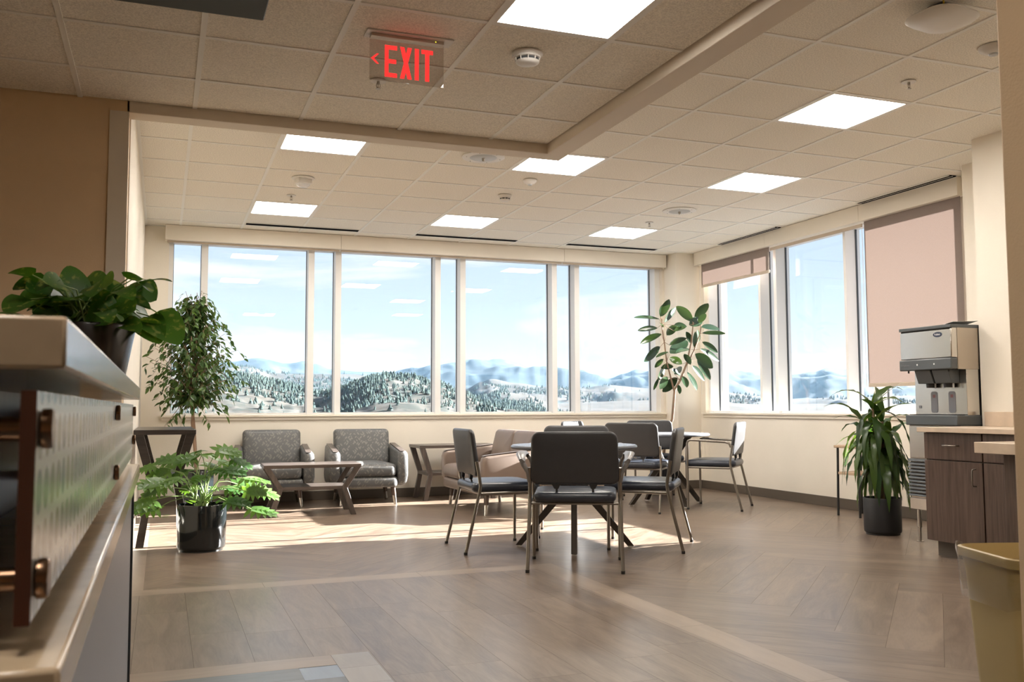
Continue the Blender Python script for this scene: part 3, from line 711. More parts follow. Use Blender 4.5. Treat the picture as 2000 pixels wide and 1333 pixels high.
# =================================================================== CHAIRS
M_armpad = mat('armrest_grey', (0.16, 0.15, 0.14), 0.3, bump=0.02)
def panel_back(w, z0, z1, y0, lean, th, R=0.05):
    """upholstered back: rounded pad standing up, leaning back, slightly wrapped"""
    h = z1 - z0
    c = cushion(w, h, th, R=R, edge=0.018, crown=0.006)
    def f(v):
        x, u, t_ = v.x, v.y + h / 2, v.z
        x *= 1 - 0.05 * (u / h)
        y = y0 - u * math.tan(lean) + t_ + 0.16 * x * x - 0.02
        return Vector((x, y, z0 + u))
    c.f = [tuple(reversed(q)) for q in c.f]
    return c.xf(f)
def make_chair(name, label, group, arms=None, loc=(0, 0, 0), rz=0.0):
    t = thing(name, label, 'chair', loc, rz, group)
    r = 0.0115
    for s in (-1, 1):
        # rear leg sweeps forward to the seat, then rises along the back
        MB().tube([(s * .288, -.285, .012), (s * .283, -.225, .25), (s * .279, -.185, .42), (s * .278, -.178, .46), (s * .278, -.186, .52), (s * .278, -.205, .63)], r, 10).build('leg', M_nickel, t, smooth=50)
        if arms == 'tube':
            fp = [(s * .283, .235, .012), (s * .283, .235, .42), (s * .287, .235, .645), (s * .287, .225, .668), (s * .287, .200, .678), (s * .285, -.14, .660), (s * .281, -.175, .650), (s * .279, -.19, .61)]
        elif arms == 'pad':
            fp = [(s * .283, .235, .012), (s * .283, .235, .42), (s * .285, .215, .60), (s * .300, .17, .66), (s * .315, .12, .685)]
        else:
            fp = [(s * .262, .235, .012), (s * .262, .235, .40), (s * .262, .225, .418), (s * .262, .20, .424)]
        MB().tube(fp, r, 10).build('leg', M_nickel, t, smooth=50)
        for yy, xx in ((-.285, .288), (.235, .262 if not arms else .283)):
            MB().lathe([(0.0125, 0.0), (0.013, 0.018)], c=(s * xx, yy, 0), n=10).build('foot', M_blackpl, t)
        if arms == 'pad':
            rings = []
            for k in range(9):
                u = k / 8; y = -.215 + u * .37
                x = .325 + .018 * math.sin(u * PI); z = .665 + .045 * math.sin(min(1, u * 1.6) * PI / 2) - .012 * u
                wv = .020 + .012 * math.sin(u * PI)
                rings.append([(s * (x + math.cos(a) * wv), y, z + math.sin(a) * 0.009 + (0.010 if math.cos(a) * 1 > 0 else 0) * 1.0) for a in [2 * PI * q / 12 for q in range(12)]])
            a = MB().loft(rings); a.tube([(s * .281, -.19, .54), (s * .290, -.20, .60), (s * .315, -.205, .645), (s * .328, -.19, .672)], [.012, .013, .016, .016], 8)
            a.build('armrest', M_armpad, t, smooth=50)
    fr = MB()
    for s in (-1, 1): fr.tube([(s * .279, -.175, .408), (s * .262 if not arms else s * .283, .235, .412)], 0.010, 8)
    fr.tube([(-.262, .225, .410), (.262, .225, .410)], 0.009, 8).tube([(-.279, -.175, .408), (.279, -.175, .408)], 0.009, 8)
    fr.build('seat_frame', M_nickel, t, smooth=50)
    seat = cushion(.53, .50, .064, R=.06, edge=.030, crown=.016)
    seat.xf(lambda v: Vector((v.x * (1 - 0.05 * (v.y < 0) * abs(v.y) / .25), v.y + .025, v.z + .416 - 0.006 * max(0, v.y))))
    seat.build('seat', M_vinylnavy, t, smooth=60)
    back = panel_back(.555, .525, .852, -.20, math.radians(7.5), .036)
    back.build('backrest', M_vinylgrey, t, smooth=60)
    for s in (-1, 1):
        bk = MB()
        bk.prism([(s * .145, .535), (s * .085, .535), (s * .10, .500), (s * .125, .500)], 1, -.215, -.195)
        bk.tube([(s * .112, -.205, .51), (s * .112, -.175, .412)], 0.007, 6)
        bk.build('back_bracket', M_blackpl, t, smooth=50)
    return t
def hd(dx, dy): return -math.atan2(dx, dy)     # rotation so that local +Y points along (dx, dy)
G_CH = 'vinyl chairs at the round tables'
c0 = make_chair('armchair_dining', 'dark vinyl chair closest to the camera, seen from behind at the near round table', G_CH, 'pad', (2.484, 5.482, 0), hd(.434, .90))
c0.name = 'arm_chair'
c3 = copy_tree(c0, 'dark vinyl chair on the window side of the near round table, mostly hidden', (3.085, 6.80, 0), hd(-.434, -.90))
c1 = make_chair('side_chair', 'armless vinyl chair at the left of the near round table, facing right', G_CH, None, (2.262, 6.41, 0), hd(1, -.06))
c2 = copy_tree(c1, 'armless vinyl chair at the right of the near round table, turned toward the left', (3.305, 6.045, 0), hd(-.80, .60))
c4 = copy_tree(c1, 'armless vinyl chair on the camera side of the far round table, back toward the camera', (4.385, 8.19, 0), hd(.62, .62))
c5 = make_chair('arm_chair', 'vinyl chair beyond the far round table in front of the rubber plant', G_CH, 'tube', (5.12, 9.17, 0), hd(-.25, -1))
c6 = copy_tree(c5, 'vinyl chair with thin metal arms between the far round table and the right wall', (5.215, 8.08, 0), hd(-.72, .70))
c7 = copy_tree(c1, 'vinyl chair left of the far round table, only its sunlit back top showing', (4.33, 9.12, 0), hd(.65, -.76))

# =================================================================== ROUND TABLES
def make_round(label, loc, rz, r=0.457):
    t = thing('round_table', label, 'table', loc, rz, 'round grey tables on splayed dark legs')
    MB().lathe([(0.002, .702), (r - .02, .702), (r - .004, .708), (r, .718), (r - .004, .728), (r - .012, .7305)], n=64).build('edge_band', M_tabledge, t, smooth=35)
    MB().lathe([(r - .0118, .7295), (r - .0125, .7312), (0.002, .7312)], n=64).build('tabletop', M_laminate, t, smooth=35)
    for k in range(4):
        a = k * PI / 2; c, s = math.cos(a), math.sin(a)
        m = MB()
        pts = [(.415, .012), (.375, .012), (.052, .40), (.052, .45), (.27, .702), (.325, .702), (.098, .43), (.098, .415)]
        m.add([], [])
        quads = [[(.425, .012), (.378, .012), (.045, .395), (.098, .415)], [(.098, .415), (.045, .395), (.045, .452), (.098, .435)], [(.098, .435), (.045, .452), (.262, .702), (.322, .702)]]
        for q in quads:
            m.prism(q, 1, -.021, .021)
        m.xf(lambda v: Vector((v.x * c - v.y * s, v.x * s + v.y * c, v.z)))
        m.build('leg', M_darkmetal, t, bevel=0.003)
        MB().lathe([(.017, 0), (.017, .012)], c=(.40 * c, .40 * s, 0), n=12).build('glide', M_whitepl, t)
    MB().box(-.046, .046, -.046, .046, .385, .465).build('hub', M_darkmetal, t, bevel=0.004)
    return t
rt = make_round('near round table with a grey top surrounded by four chairs', (2.803, 6.212, 0), math.radians(-24.6))
rt2 = copy_tree(rt, 'far round table by the corner column in front of the rubber plant', (4.90, 8.56, 0), 0)

# =================================================================== LOW TABLES WITH BENT LEGS
def make_ktable(name, label, cat, w, d, h, hs, loc, rz, inset=0.13, foot=0.045, top_t=0.032, lw=0.05, mt=None, ml=None, shelf=True, group=None, axis='X'):
    mt = mt or M_tablewood; ml = ml or M_legwood
    t = thing(name, label, cat, loc, rz, group)
    MB().box(-w / 2, w / 2, -d / 2, d / 2, h - top_t, h).build('tabletop', mt, t, bevel=0.003)
    if shelf: MB().box(-w / 2 + inset - 0.01, w / 2 - inset + 0.01, -d / 2 + 0.03, d / 2 - 0.03, hs - 0.032, hs).build('shelf', mt, t, bevel=0.003)
    for sx in (-1, 1):
        for sy in (-1, 1):
            a = w / 2
            P = [(a - .005, h - top_t), (a - .005 - lw - .01, h - top_t), (a - inset - lw, hs - .012), (a - inset - lw * .9, hs - .03), (a - foot - lw, 0), (a - foot, 0), (a - inset, hs - .02)]
            m = MB()
            m.prism([(sx * x, z) for x, z in [P[0], P[1], P[2], P[6]]], 1, sy * (d / 2 - .045), sy * (d / 2 - .003))
            m.prism([(sx * x, z) for x, z in [P[6], P[2], P[3], P[4], P[5]]], 1, sy * (d / 2 - .045), sy * (d / 2 - .003))
            m.build('leg', ml, t, bevel=0.002)
    return t
make_ktable('coffee_table', 'low grey-brown coffee table with a lower shelf and bent legs between the patterned armchairs', 'coffee table', .90, .50, .475, .27, (1.35, 9.12, 0), math.radians(-2))
make_ktable('side_table', 'taller grey-brown side table with bent legs against the far wall beside the tan loveseat', 'side table', .92, .47, .595, .30, (3.075, 10.05, 0), 0, inset=0.10)
make_ktable('console_table', 'tall espresso table with bent legs against the left wall behind the lobed-leaf plant', 'table', .43, 1.25, .846, .50, (0.03, 7.935, 0), 0, inset=0.10, foot=0.03, top_t=.036, lw=.055, mt=M_console, ml=M_console)

# =================================================================== UPHOLSTERED SEATS
def pattern_mat():
    m = bpy.data.materials.new('leaf_pattern_fabric'); m.use_nodes = True; nt = m.node_tree; b = nt.nodes['Principled BSDF']
    tc = N(nt, 'ShaderNodeTexCoord'); masks = []
    for k, (rot, sc, loc) in enumerate([(0.65, (38, 38, 15), 0.0), (-0.65, (38, 38, 15), 3.3)]):
        mp0 = N(nt, 'ShaderNodeMapping'); mp0.inputs['Rotation'].default_value = (0, rot, 0); mp0.inputs['Location'].default_value = (loc, loc, loc); lk(nt, tc.outputs['Object'], mp0.inputs[0])
        mp1 = N(nt, 'ShaderNodeMapping'); mp1.inputs['Scale'].default_value = sc; lk(nt, mp0.outputs[0], mp1.inputs[0])
        v = N(nt, 'ShaderNodeTexVoronoi', feature='F1'); v.inputs['Scale'].default_value = 1.0; v.inputs['Randomness'].default_value = 0.55; lk(nt, mp1.outputs[0], v.inputs['Vector'])
        r = N(nt, 'ShaderNodeValToRGB'); r.color_ramp.elements[0].position = 0.27; r.color_ramp.elements[0].color = (1, 1, 1, 1); r.color_ramp.elements[1].position = 0.33; r.color_ramp.elements[1].color = (0, 0, 0, 1)
        lk(nt, v.outputs['Distance'], r.inputs[0]); masks.append(r.outputs[0])
    mxm = N(nt, 'ShaderNodeMath', operation='MAXIMUM'); lk(nt, masks[0], mxm.inputs[0]); lk(nt, masks[1], mxm.inputs[1])
    mx = N(nt, 'ShaderNodeMix', data_type='RGBA'); lk(nt, mxm.outputs[0], mx.inputs[0])
    mx.inputs[6].default_value = (0.105, 0.107, 0.105, 1); mx.inputs[7].default_value = (0.185, 0.178, 0.165, 1)
    lk(nt, mx.outputs[2], b.inputs['Base Color']); b.inputs['Roughness'].default_value = 0.42
    n = N(nt, 'ShaderNodeTexNoise'); n.inputs['Scale'].default_value = 400; lk(nt, tc.outputs['Object'], n.inputs['Vector'])
    bp = N(nt, 'ShaderNodeBump'); bp.inputs['Strength'].default_value = 0.1; bp.inputs['Distance'].default_value = 0.003; lk(nt, n.outputs[0], bp.inputs['Height']); lk(nt, bp.outputs[0], b.inputs['Normal'])
    return m
M_leafy = pattern_mat()
M_legw = mat('dark_leg_wood', (0.09, 0.06, 0.045), 0.35, bump=0.03)
def make_lounge(name, label, cat, loc, rz, seats, m, group=None):
    """front faces local -Y"""
    t = thing(name, label, cat, loc, rz, group)
    sw = 0.57; W = sw * seats; zf = 0.185
    # base under the cushions
    b = cushion(W + .02, .66, .105, R=.05, edge=.03, crown=0); b.xf(lambda v: Vector((v.x, v.y - .02, v.z + zf))); b.build('base', m, t, smooth=60)
    for k in range(seats):
        cx = (k - (seats - 1) / 2) * sw
        c = cushion(sw - .006, .60, .135, R=.06, edge=.045, crown=.022); c.xf(lambda v: Vector((v.x + cx, v.y - .055, v.z + zf + .105)))
        c.build('seat_cushion', m, t, smooth=60)
        bw = sw + (.03 if seats == 1 else 0)
        bc = cushion(bw - .004, .40, .13, R=.045, edge=.035, crown=.012)
        bc.xf(lambda v: Vector((v.x + cx, .155 + (v.y + .20) * .24 - v.z + .11, .385 + (v.y + .20) * .97)))
        bc.f = bc.f
        bc.build('back_cushion', m, t, smooth=60)
    for s in (-1, 1):
        # arm: side profile with rounded lower front, slightly flared outward
        prof = [(-.335, .30), (-.34, .50), (-.325, .545), (-.29, .555), (.0, .585), (.28, .615), (.315, .60), (.33, .55), (.32, .28), (.27, .20), (-.20, .19), (-.29, .215)]
        rings = []
        for tt, ins in ((0, .02), (.012, .006), (.045, 0), (.078, .006), (.09, .02)):
            cy, cz = 0.0, .39; ring = []
            for (y, z) in prof:
                yy = y + (cy - y) * ins / .33; z2 = z + (cz - z) * ins / .2
                bulge = .014 * math.sin(max(0, min(1, (z - .18) / .4)) * PI) + .012 * (1 if y < 0 else 0)
                ring.append((s * (W / 2 + .010 + tt + bulge * (tt / .09)), yy, z2))
            rings.append(ring)
        m_ = MB().loft(rings)
        o = m_.build('arm', m, t, smooth=70, bevel=0.010, seg=3)
        cap = MB().prism([(-.325, .553), (-.29, .563), (.0, .593), (.27, .620), (.27, .610), (.0, .583), (-.29, .553)], 0, s * (W / 2 + .028), s * (W / 2 + .088))
        cap.build('arm_cap', M_legwood, o, bevel=0.003)
        for yy, lean in ((-.25, -.02), (.25, .03)):
            lg = MB().tube([(s * (W / 2 - .03), yy, zf + .02), (s * (W / 2 - .015), yy + lean * .5, .095)], [.027, .022], 12).build('leg', M_legw, t, smooth=50)
            MB().tube([(s * (W / 2 - .015), yy + lean * .5, .095), (s * (W / 2 - .002), yy + lean, 0)], [.022, .015], 12).build('leg_tip', M_steel, lg, smooth=50)
    return t
ac = make_lounge('lounge_chair', 'grey leaf-patterned armchair on the left, partly behind the coffee table and lobed-leaf plant', 'armchair', (1.085, 9.97, 0), math.radians(-4), 1, M_leafy, 'leaf-patterned armchairs under the far windows')
copy_tree(ac, 'grey leaf-patterned armchair on the right, between the coffee table and the side table', (2.035, 9.90, 0), math.radians(-3))
make_lounge('loveseat', 'tan vinyl two-seat sofa turned sideways behind the left dining chair', 'sofa', (3.10, 8.83, 0), math.radians(-90), 2, M_tan)
# small chair half hidden behind the strap-leaf plant
t = thing('wooden_stool', 'small stool with dark metal legs and a pale wooden seat behind the strap-leaf plant', 'stool', (6.03, 6.98, 0), 0.1)
for sx in (-.15, .15):
    for sy in (-.13, .13):
        MB().tube([(sx, sy, 0), (sx * .95, sy * .95, .62)], .011, 8).build('leg', M_blackpl, t, smooth=50)
MB().box(-.15, .15, -.13, .13, .375, .40).build('shelf', M_wood_l, t, bevel=.004)
MB().box(-.17, .17, -.15, .15, .62, .645).build('seat', M_wood_l, t, bevel=.006)
# wall outlets
def outlet(label, x, y, z, rz):
    t = thing('wall_outlet', label, 'outlet', (x, y, z), rz)
    MB().box(-.035, .035, -.006, 0, -.057, .057).build('cover_plate', M_whitepl, t, bevel=.003)
    MB().box(-.012, -.008, -.0068, -.0055, .012, .030).box(.008, .012, -.0068, -.0055, .012, .030).box(-.012, -.008, -.0068, -.0055, -.030, -.012).box(.008, .012, -.0068, -.0055, -.030, -.012).build('socket', M_gasket, t)
outlet('white wall outlet on the corner column behind the far round table', 6.08, 10.085, .47, 0)

# =================================================================== KITCHENETTE ON THE RIGHT
def cabinet(label, y0, y1, handle_near=True):
    t = thing('base_cabinet', label, 'cabinet', (5.15, (y0 + y1) / 2, 0), 0, 'dark wood base cabinets along the right wall')
    h = (y1 - y0) / 2; xf = -.30
    MB().box(xf + .02, .295, -h, h, .105, .826).build('body', M_cab, t)
    MB().box(xf + .075, .295, -h + (.02 if y1 > 4.9 else 0), h - (.02 if y1 > 4.9 else 0), 0, .105).build('toe_kick', M_base, t)
    d = MB().box(xf, xf + .019, -h + .003, h - .003, .107, .640).build('door', M_cab, t, bevel=.0012)
    yy = (-h + .055) if handle_near else (h - .055)
    MB().tube([(xf, yy, .49), (xf - .028, yy, .493), (xf - .032, yy, .505), (xf - .032, yy, .585), (xf - .028, yy, .597), (xf, yy, .60)], .0045, 8).build('handle', M_nickel, d, smooth=50)
    d = MB().box(xf, xf + .019, -h + .003, h - .003, .648, .822).build('drawer', M_cab, t, bevel=.0012)
    MB().tube([(xf, -.055, .742), (xf - .028, -.052, .742), (xf - .032, -.04, .742), (xf - .032, .04, .742), (xf - .028, .052, .742), (xf, .055, .742)], .0045, 8).build('handle', M_nickel, d, smooth=50)
cabinet('dark wood base cabinet with a drawer and a door next to the ice dispenser', 4.505, 4.985)
cabinet('dark wood base cabinet beside the lower counter, only its upper part and edge showing', 4.02, 4.50)
cabinet('wide dark wood base cabinet hidden behind the lower counter and wall stub', 3.05, 4.015)
t = thing('countertop', 'pale stone countertop with a low backsplash on the dark cabinets', 'countertop', (5.135, 4.03, 0))
MB().box(-.318, .313, -1.0, .982, .827, .859).build('slab', M_counter, t, bevel=.002)
MB().box(.293, .313, -1.0, .982, .859, .96).build('backsplash', M_counter, t, bevel=.002)
t = thing('lower_counter', 'lower pale stone counter with dark wooden base jutting out below the main countertop', 'counter', (4.665, 3.6, 0))
MB().box(-.165, .145, -.60, .637, .724, .788).build('slab', M_counter, t, bevel=.003)
MB().box(-.045, .145, -.60, .54, .06, .724).build('base_panel', M_cab, t, bevel=.002)
MB().box(-.010, .145, -.58, .50, 0, .06).build('toe_kick', M_base, t)

# ---- ice and water dispenser standing beside the cabinets
t = thing('ice_dispenser', 'stainless steel ice and water dispenser standing between the cabinets and the window', 'ice dispenser', (5.20, 5.06, 0))
X = lambda a: a
MB().prism([(0, 1.345), (0, 1.545), (.012, 1.56), (.42, 1.575), (.42, 1.262), (.05, 1.262), (.05, 1.345)], 1, 0.0, .485).build('head', M_steel, t, bevel=.006)
MB().box(-.006, .43, -.004, .489, 1.556, 1.580).build('lid', M_darkgrey, t, bevel=.004)
MB().box(-.012, .052, -.004, .489, 1.262, 1.342).build('control_bar', M_darkgrey, t, bevel=.008)
MB().box(.055, .42, -.003, -.001, 1.262, 1.556).build('side_panel', M_steelside, t)
MB().box(.36, .44, -.005, .49, .86, 1.57).build('rear_housing', M_darkgrey, t, bevel=.003)
MB().box(.13, .36, 0, .485, .935, 1.262).build('splash_panel', M_steel, t, bevel=.002)
for yy in (.135, .30):
    MB().prism([(.02, 1.262), (.13, 1.262), (.13, 1.165), (.055, 1.165)], 1, yy - .075, yy + .075).build('chute', M_darkgrey, t, bevel=.004)
    MB().lathe([(.03, 1.135), (.033, 1.166)], c=(.10, yy, 0), n=20).build('spout', M_blackpl, t, smooth=40)
    MB().tube([(.09, yy - .055, 1.166), (.09, yy - .055, 1.13)], .006, 8).build('water_tube', M_greypl, t)
    rp = MB(); rp.loft([[(.1295, y_ + yy + .0, z_ + 1.03) for y_, z_ in rrect(.062, .155, .018)][::-1], [(.1275, y_ + yy, z_ + 1.03) for y_, z_ in rrect(.062, .155, .018)][::-1]])
    pp = rp.build('instruction_label', M_greyink, t)
    mk = MB()
    for k in range(1): mk.box(.1265, .1274, yy - .012, yy + .012, 1.062, 1.085)
    mk.build('red_mark', M_redink, pp)
MB().box(.1275, .1295, .425, .450, .985, 1.005).build('sticker', M_greyink, t)
MB().box(.03, .36, -.002, .487, .862, .935).build('drip_tray', M_darkgrey, t, bevel=.006)
MB().box(.05, .125, .02, .465, .936, .942).build('drip_grille', M_blackpl, t)
MB().box(.06, .40, .0, .485, .25, .862).build('cabinet_body', M_steelside, t, bevel=.003)
MB().box(.050, .060, .01, .475, .62, .855).build('front_panel', M_steel, t, bevel=.002)
lv = MB()
for k in range(11):
    z = .335 + k * .0255
    lv.prism([(.060, z), (.030, z + .006), (.034, z + .018), (.060, z + .024)], 1, .005, .48)
lv.build('louvers', M_darkgrey, t)
MB().box(.045, .40, .0, .485, .24, .325).build('bottom_rail', M_steel, t, bevel=.003)
for (lx, ly) in ((.09, .04), (.09, .445), (.36, .04), (.36, .445)):
    MB().lathe([(.026, 0), (.026, .006), (.012, .008), (.012, .10), (.017, .105), (.017, .24)], c=(lx, ly, 0), n=16).build('leg', M_steel, t, smooth=40)
for ly in (.06, .44): MB().lathe([(.006, 1.245), (.006, 1.262)], c=(.03, ly, 0), n=8).build('rubber_foot', M_blackpl, t)
RX = Matrix(((0, 0, -1, 0), (-1, 0, 0, 0), (0, 1, 0, 0), (0, 0, 0, 1)))   # text facing -X
lo = MB().loft([[(-.0005, .12 + .042 * math.cos(a), 1.513 + .019 * math.sin(a)) for a in [2 * PI * k / 32 for k in range(32)]][::-1], [(-.003, .12 + .040 * math.cos(a), 1.513 + .017 * math.sin(a)) for a in [2 * PI * k / 32 for k in range(32)]][::-1]]).build('logo_badge', M_bluelogo, t)
text_mesh('Follett', .020, M_whiteink, 'logo_text', lo, Matrix.Translation((-.0036, .12, 1.513)) @ RX)
text_mesh('Symphony', .022, M_greyink, 'bar_text', t, Matrix.Translation((-.0130, .43, 1.302)) @ RX, shear=.4)
for yy in (.15, .31): MB().lathe([(.006, -.0135), (.006, -.0118)], c=(0, yy, 1.302), n=12, axis=0).build('indicator_icon', M_whiteink, t) if False else MB().box(-.0135, -.0118, yy - .005, yy + .005, 1.297, 1.309).build('indicator_icon', M_whiteink, t)
# curled sheet lying on top of the dispenser
tag(MB().loft([[(x, y, z), (x + .24, y, z + .012), (x + .24, y, z + .0135), (x, y, z + .0015)] for x, y, z in ((5.26, 5.10, 1.600), (5.26, 5.2, 1.583), (5.27, 5.32, 1.582), (5.27, 5.42, 1.583))]).build('paper_sheet', M_whitepl, smooth=40), 'curled grey-white sheet lying on top of the ice dispenser', 'paper')

# ---- waste bin with a clear liner
t = thing('waste_bin', 'tall tan plastic waste bin with a clear liner in the bottom right corner', 'bin', (1.965, 1.625, 0), math.radians(-17))
def rr3(w, d, R, z, n=6): return [(x, y, z) for x, y in rrect(w, d, R, n)]
MB().loft([rr3(.25, .17, .03, 0), rr3(.256, .176, .03, .01), rr3(.335, .255, .045, .60), rr3(.345, .265, .045, .635), rr3(.362, .282, .05, .640), rr3(.362, .282, .05, .660), rr3(.350, .270, .048, .662), rr3(.334, .254, .045, .64), rr3(.25, .17, .03, .02)]).build('bin_body', M_bin, t, smooth=40)
rl = random.Random(4); rings = []
for k in range(14):
    z = .664 - k * .009; w = .368 - k * .0012; R = .05
    pts = rrect(w, w - .078, R, 6); ring = []
    for q, (x, y) in enumerate(pts):
        f = 1 + .006 * math.sin(q * 1.9 + k * .9) * math.sin(k * .5) + rl.uniform(-.004, .004)
        ring.append((x * f, y * f, z + .006 * math.sin(q * .8 + k)))
    rings.append(ring)
MB().loft(rings, caps=False).build('liner', M_liner, t, smooth=60)

# =================================================================== RECEPTION DESK AT THE LEFT
def dot_mat():
    m = bpy.data.materials.new('dotted_panel'); m.use_nodes = True; nt = m.node_tree; b = nt.nodes['Principled BSDF']
    tc = N(nt, 'ShaderNodeTexCoord'); sp = N(nt, 'ShaderNodeSeparateXYZ'); cb = N(nt, 'ShaderNodeCombineXYZ'); lk(nt, tc.outputs['Object'], sp.inputs[0])
    lk(nt, sp.outputs['Y'], cb.inputs[0]); lk(nt, sp.outputs['Z'], cb.inputs[1])
    mp = N(nt, 'ShaderNodeMapping'); mp.inputs['Scale'].default_value = (21, 23.5, 1); mp.inputs['Rotation'].default_value = (0, 0, 0.0); lk(nt, cb.outputs[0], mp.inputs[0])
    v = N(nt, 'ShaderNodeTexVoronoi', voronoi_dimensions='2D'); v.inputs['Scale'].default_value = 1; v.inputs['Randomness'].default_value = 0.0; lk(nt, mp.outputs[0], v.inputs['Vector'])
    r = N(nt, 'ShaderNodeValToRGB'); r.color_ramp.elements[0].position = 0.40; r.color_ramp.elements[0].color = (1, 1, 1, 1); r.color_ramp.elements[1].position = 0.43; r.color_ramp.elements[1].color = (0, 0, 0, 1); lk(nt, v.outputs['Distance'], r.inputs[0])
    rc = N(nt, 'ShaderNodeValToRGB'); e = rc.color_ramp.elements; e[0].position = 0; e[0].color = (0.30, 0.28, 0.22, 1); e[1].position = 1; e[1].color = (0.40, 0.37, 0.29, 1)
    for p, c in ((.35, (0.20, 0.21, 0.20, 1)), (.6, (0.26, 0.28, 0.28, 1)), (.8, (0.36, 0.34, 0.27, 1))): q = e.new(p); q.color = c
    rc.color_ramp.interpolation = 'CONSTANT'
    sc = N(nt, 'ShaderNodeSeparateColor'); lk(nt, v.outputs['Color'], sc.inputs[0]); lk(nt, sc.outputs[0], rc.inputs[0])
    mx = N(nt, 'ShaderNodeMix', data_type='RGBA'); lk(nt, r.outputs[0], mx.inputs[0]); mx.inputs[6].default_value = (0.66, 0.66, 0.61, 1); lk(nt, rc.outputs[0], mx.inputs[7])
    lk(nt, mx.outputs[2], b.inputs['Base Color']); b.inputs['Roughness'].default_value = 0.22
    return m
t = thing('reception_desk', 'reception desk along the left edge with a stone top, dotted panel and lower ledge', 'desk', (0, 0, 0))
MB().box(-.75, -.068, .775, 3.36, 1.030, 1.070).build('transaction_top', M_slab, t, bevel=.003)
MB().box(-.70, -.25, .80, 3.34, 0, 1.030).build('desk_body', M_deskwood, t)
MB().box(-.097, -.087, .775, 3.34, .842, 1.014).build('dotted_panel', [dot_mat()], t, bevel=.001)
MB().box(-.0975, -.0865, .7735, .7755, .842, 1.014).build('panel_edge', mat('panel_edge_brown', (0.07, 0.022, 0.012), 0.25, bump=0.01), t)
for k, (yy, zz_) in enumerate([(.80, .985), (.80, .872), (2.06, .992), (2.06, .872), (3.29, .992), (3.29, .90)]):
    so = MB().tube([(-.25, yy, zz_), (-.097, yy, zz_)], .009, 14).build('standoff', M_bronze, t, smooth=50)
    MB().lathe([(.013, -.087), (.0155, -.085), (.0155, -.079), (.014, -.077), (.002, -.077)], c=(0, yy, zz_), n=20, axis=0).build('cap', M_bronze, so, smooth=40)
MB().box(-.25, -.062, .735, 3.30, .780, .820).build('ledge', M_slab, t, bevel=.004)
MB().box(-.25, -.083, .80, 3.27, .04, .780).build('lower_panel', M_desklower, t)
MB().box(-.26, -.076, 3.27, 3.285, 0, .780).build('end_trim', M_gasket, t)
MB().box(-.25, -.12, .82, 3.27, 0, .04).build('toe_kick', M_base, t)

# =================================================================== PLANTS
def frame(d, up=Vector((0, 0, 1))):
    d = d.normalized(); s = d.cross(up)
    if s.length < 1e-3: s = Vector((1, 0, 0))
    s.normalize(); return d, s, s.cross(d).normalized()
def leaf(mb, base, d, L, W, shape, droop=0.0, fold=0.15, roll=0.0, n=6, tint=0.5, up=Vector((0, 0, 1)), wave=0.0, thick=0):
    d, s, u = frame(d, up)
    if roll: s, u = s * math.cos(roll) + u * math.sin(roll), u * math.cos(roll) - s * math.sin(roll)
    p = Vector(base); cur = d.copy(); vs_ = []; step = L / n; nrm = u.copy()
    for i in range(n + 1):
        w = W * shape(i / n) / 2
        wv = wave * math.sin(i * 2.1) * w
        nrm = s.cross(cur).normalized()
        vs_ += [p - s * w + nrm * (fold * w + wv), p, p + s * w + nrm * (fold * w - wv)]
        cur = (cur + Vector((0, 0, -1)) * droop / n).normalized(); p = p + cur * step
    fs = []
    for i in range(n):
        a = i * 3; fs += [(a, a + 1, a + 4, a + 3), (a + 1, a + 2, a + 5, a + 4)]
    mb.add(vs_, fs, tint); return p
oval = lambda t: max(0.02, math.sin(PI * min(1, t * .98 + .01)) ** .62)
pointy = lambda t: max(0.01, (math.sin(PI * t ** .8)) ** .8 * (1 - .25 * t))
strap = lambda t: max(0.02, min(1, t * 5 + .25) * (1 - max(0, t - .45) ** 1.3 * 2.1))
heart = lambda t: max(0.01, ((t * 6 + .55) if t < .08 else 1.03 * math.sqrt(max(0, 1 - ((t - .22) / .79) ** 2))) * (1 - .30 * t ** 2.5))
rp_ = random.Random(21)
U = rp_.uniform
def pot(t, r0, r1, h, m, lip=.008, rim=True):
    MB().lathe([(.002, 0.006), (r0 * .86, 0.006), (r0 * .86, 0.0), (r0 * .90, .0), (r0 * .90, .010), (r0 * .985, .022), (r0, .035), (r1, h - .006), (r1 - .003, h), (r1 - lip, h), (r1 - lip - .002, h - .03)], n=48, caps=False).build('pot', m, t, smooth=40)
    MB().lathe([(r1 - lip - .002, h - .030), (r1 * .5, h - .022), (.002, h - .02)], n=32, caps=False).build('soil', M_soil, t, smooth=60)

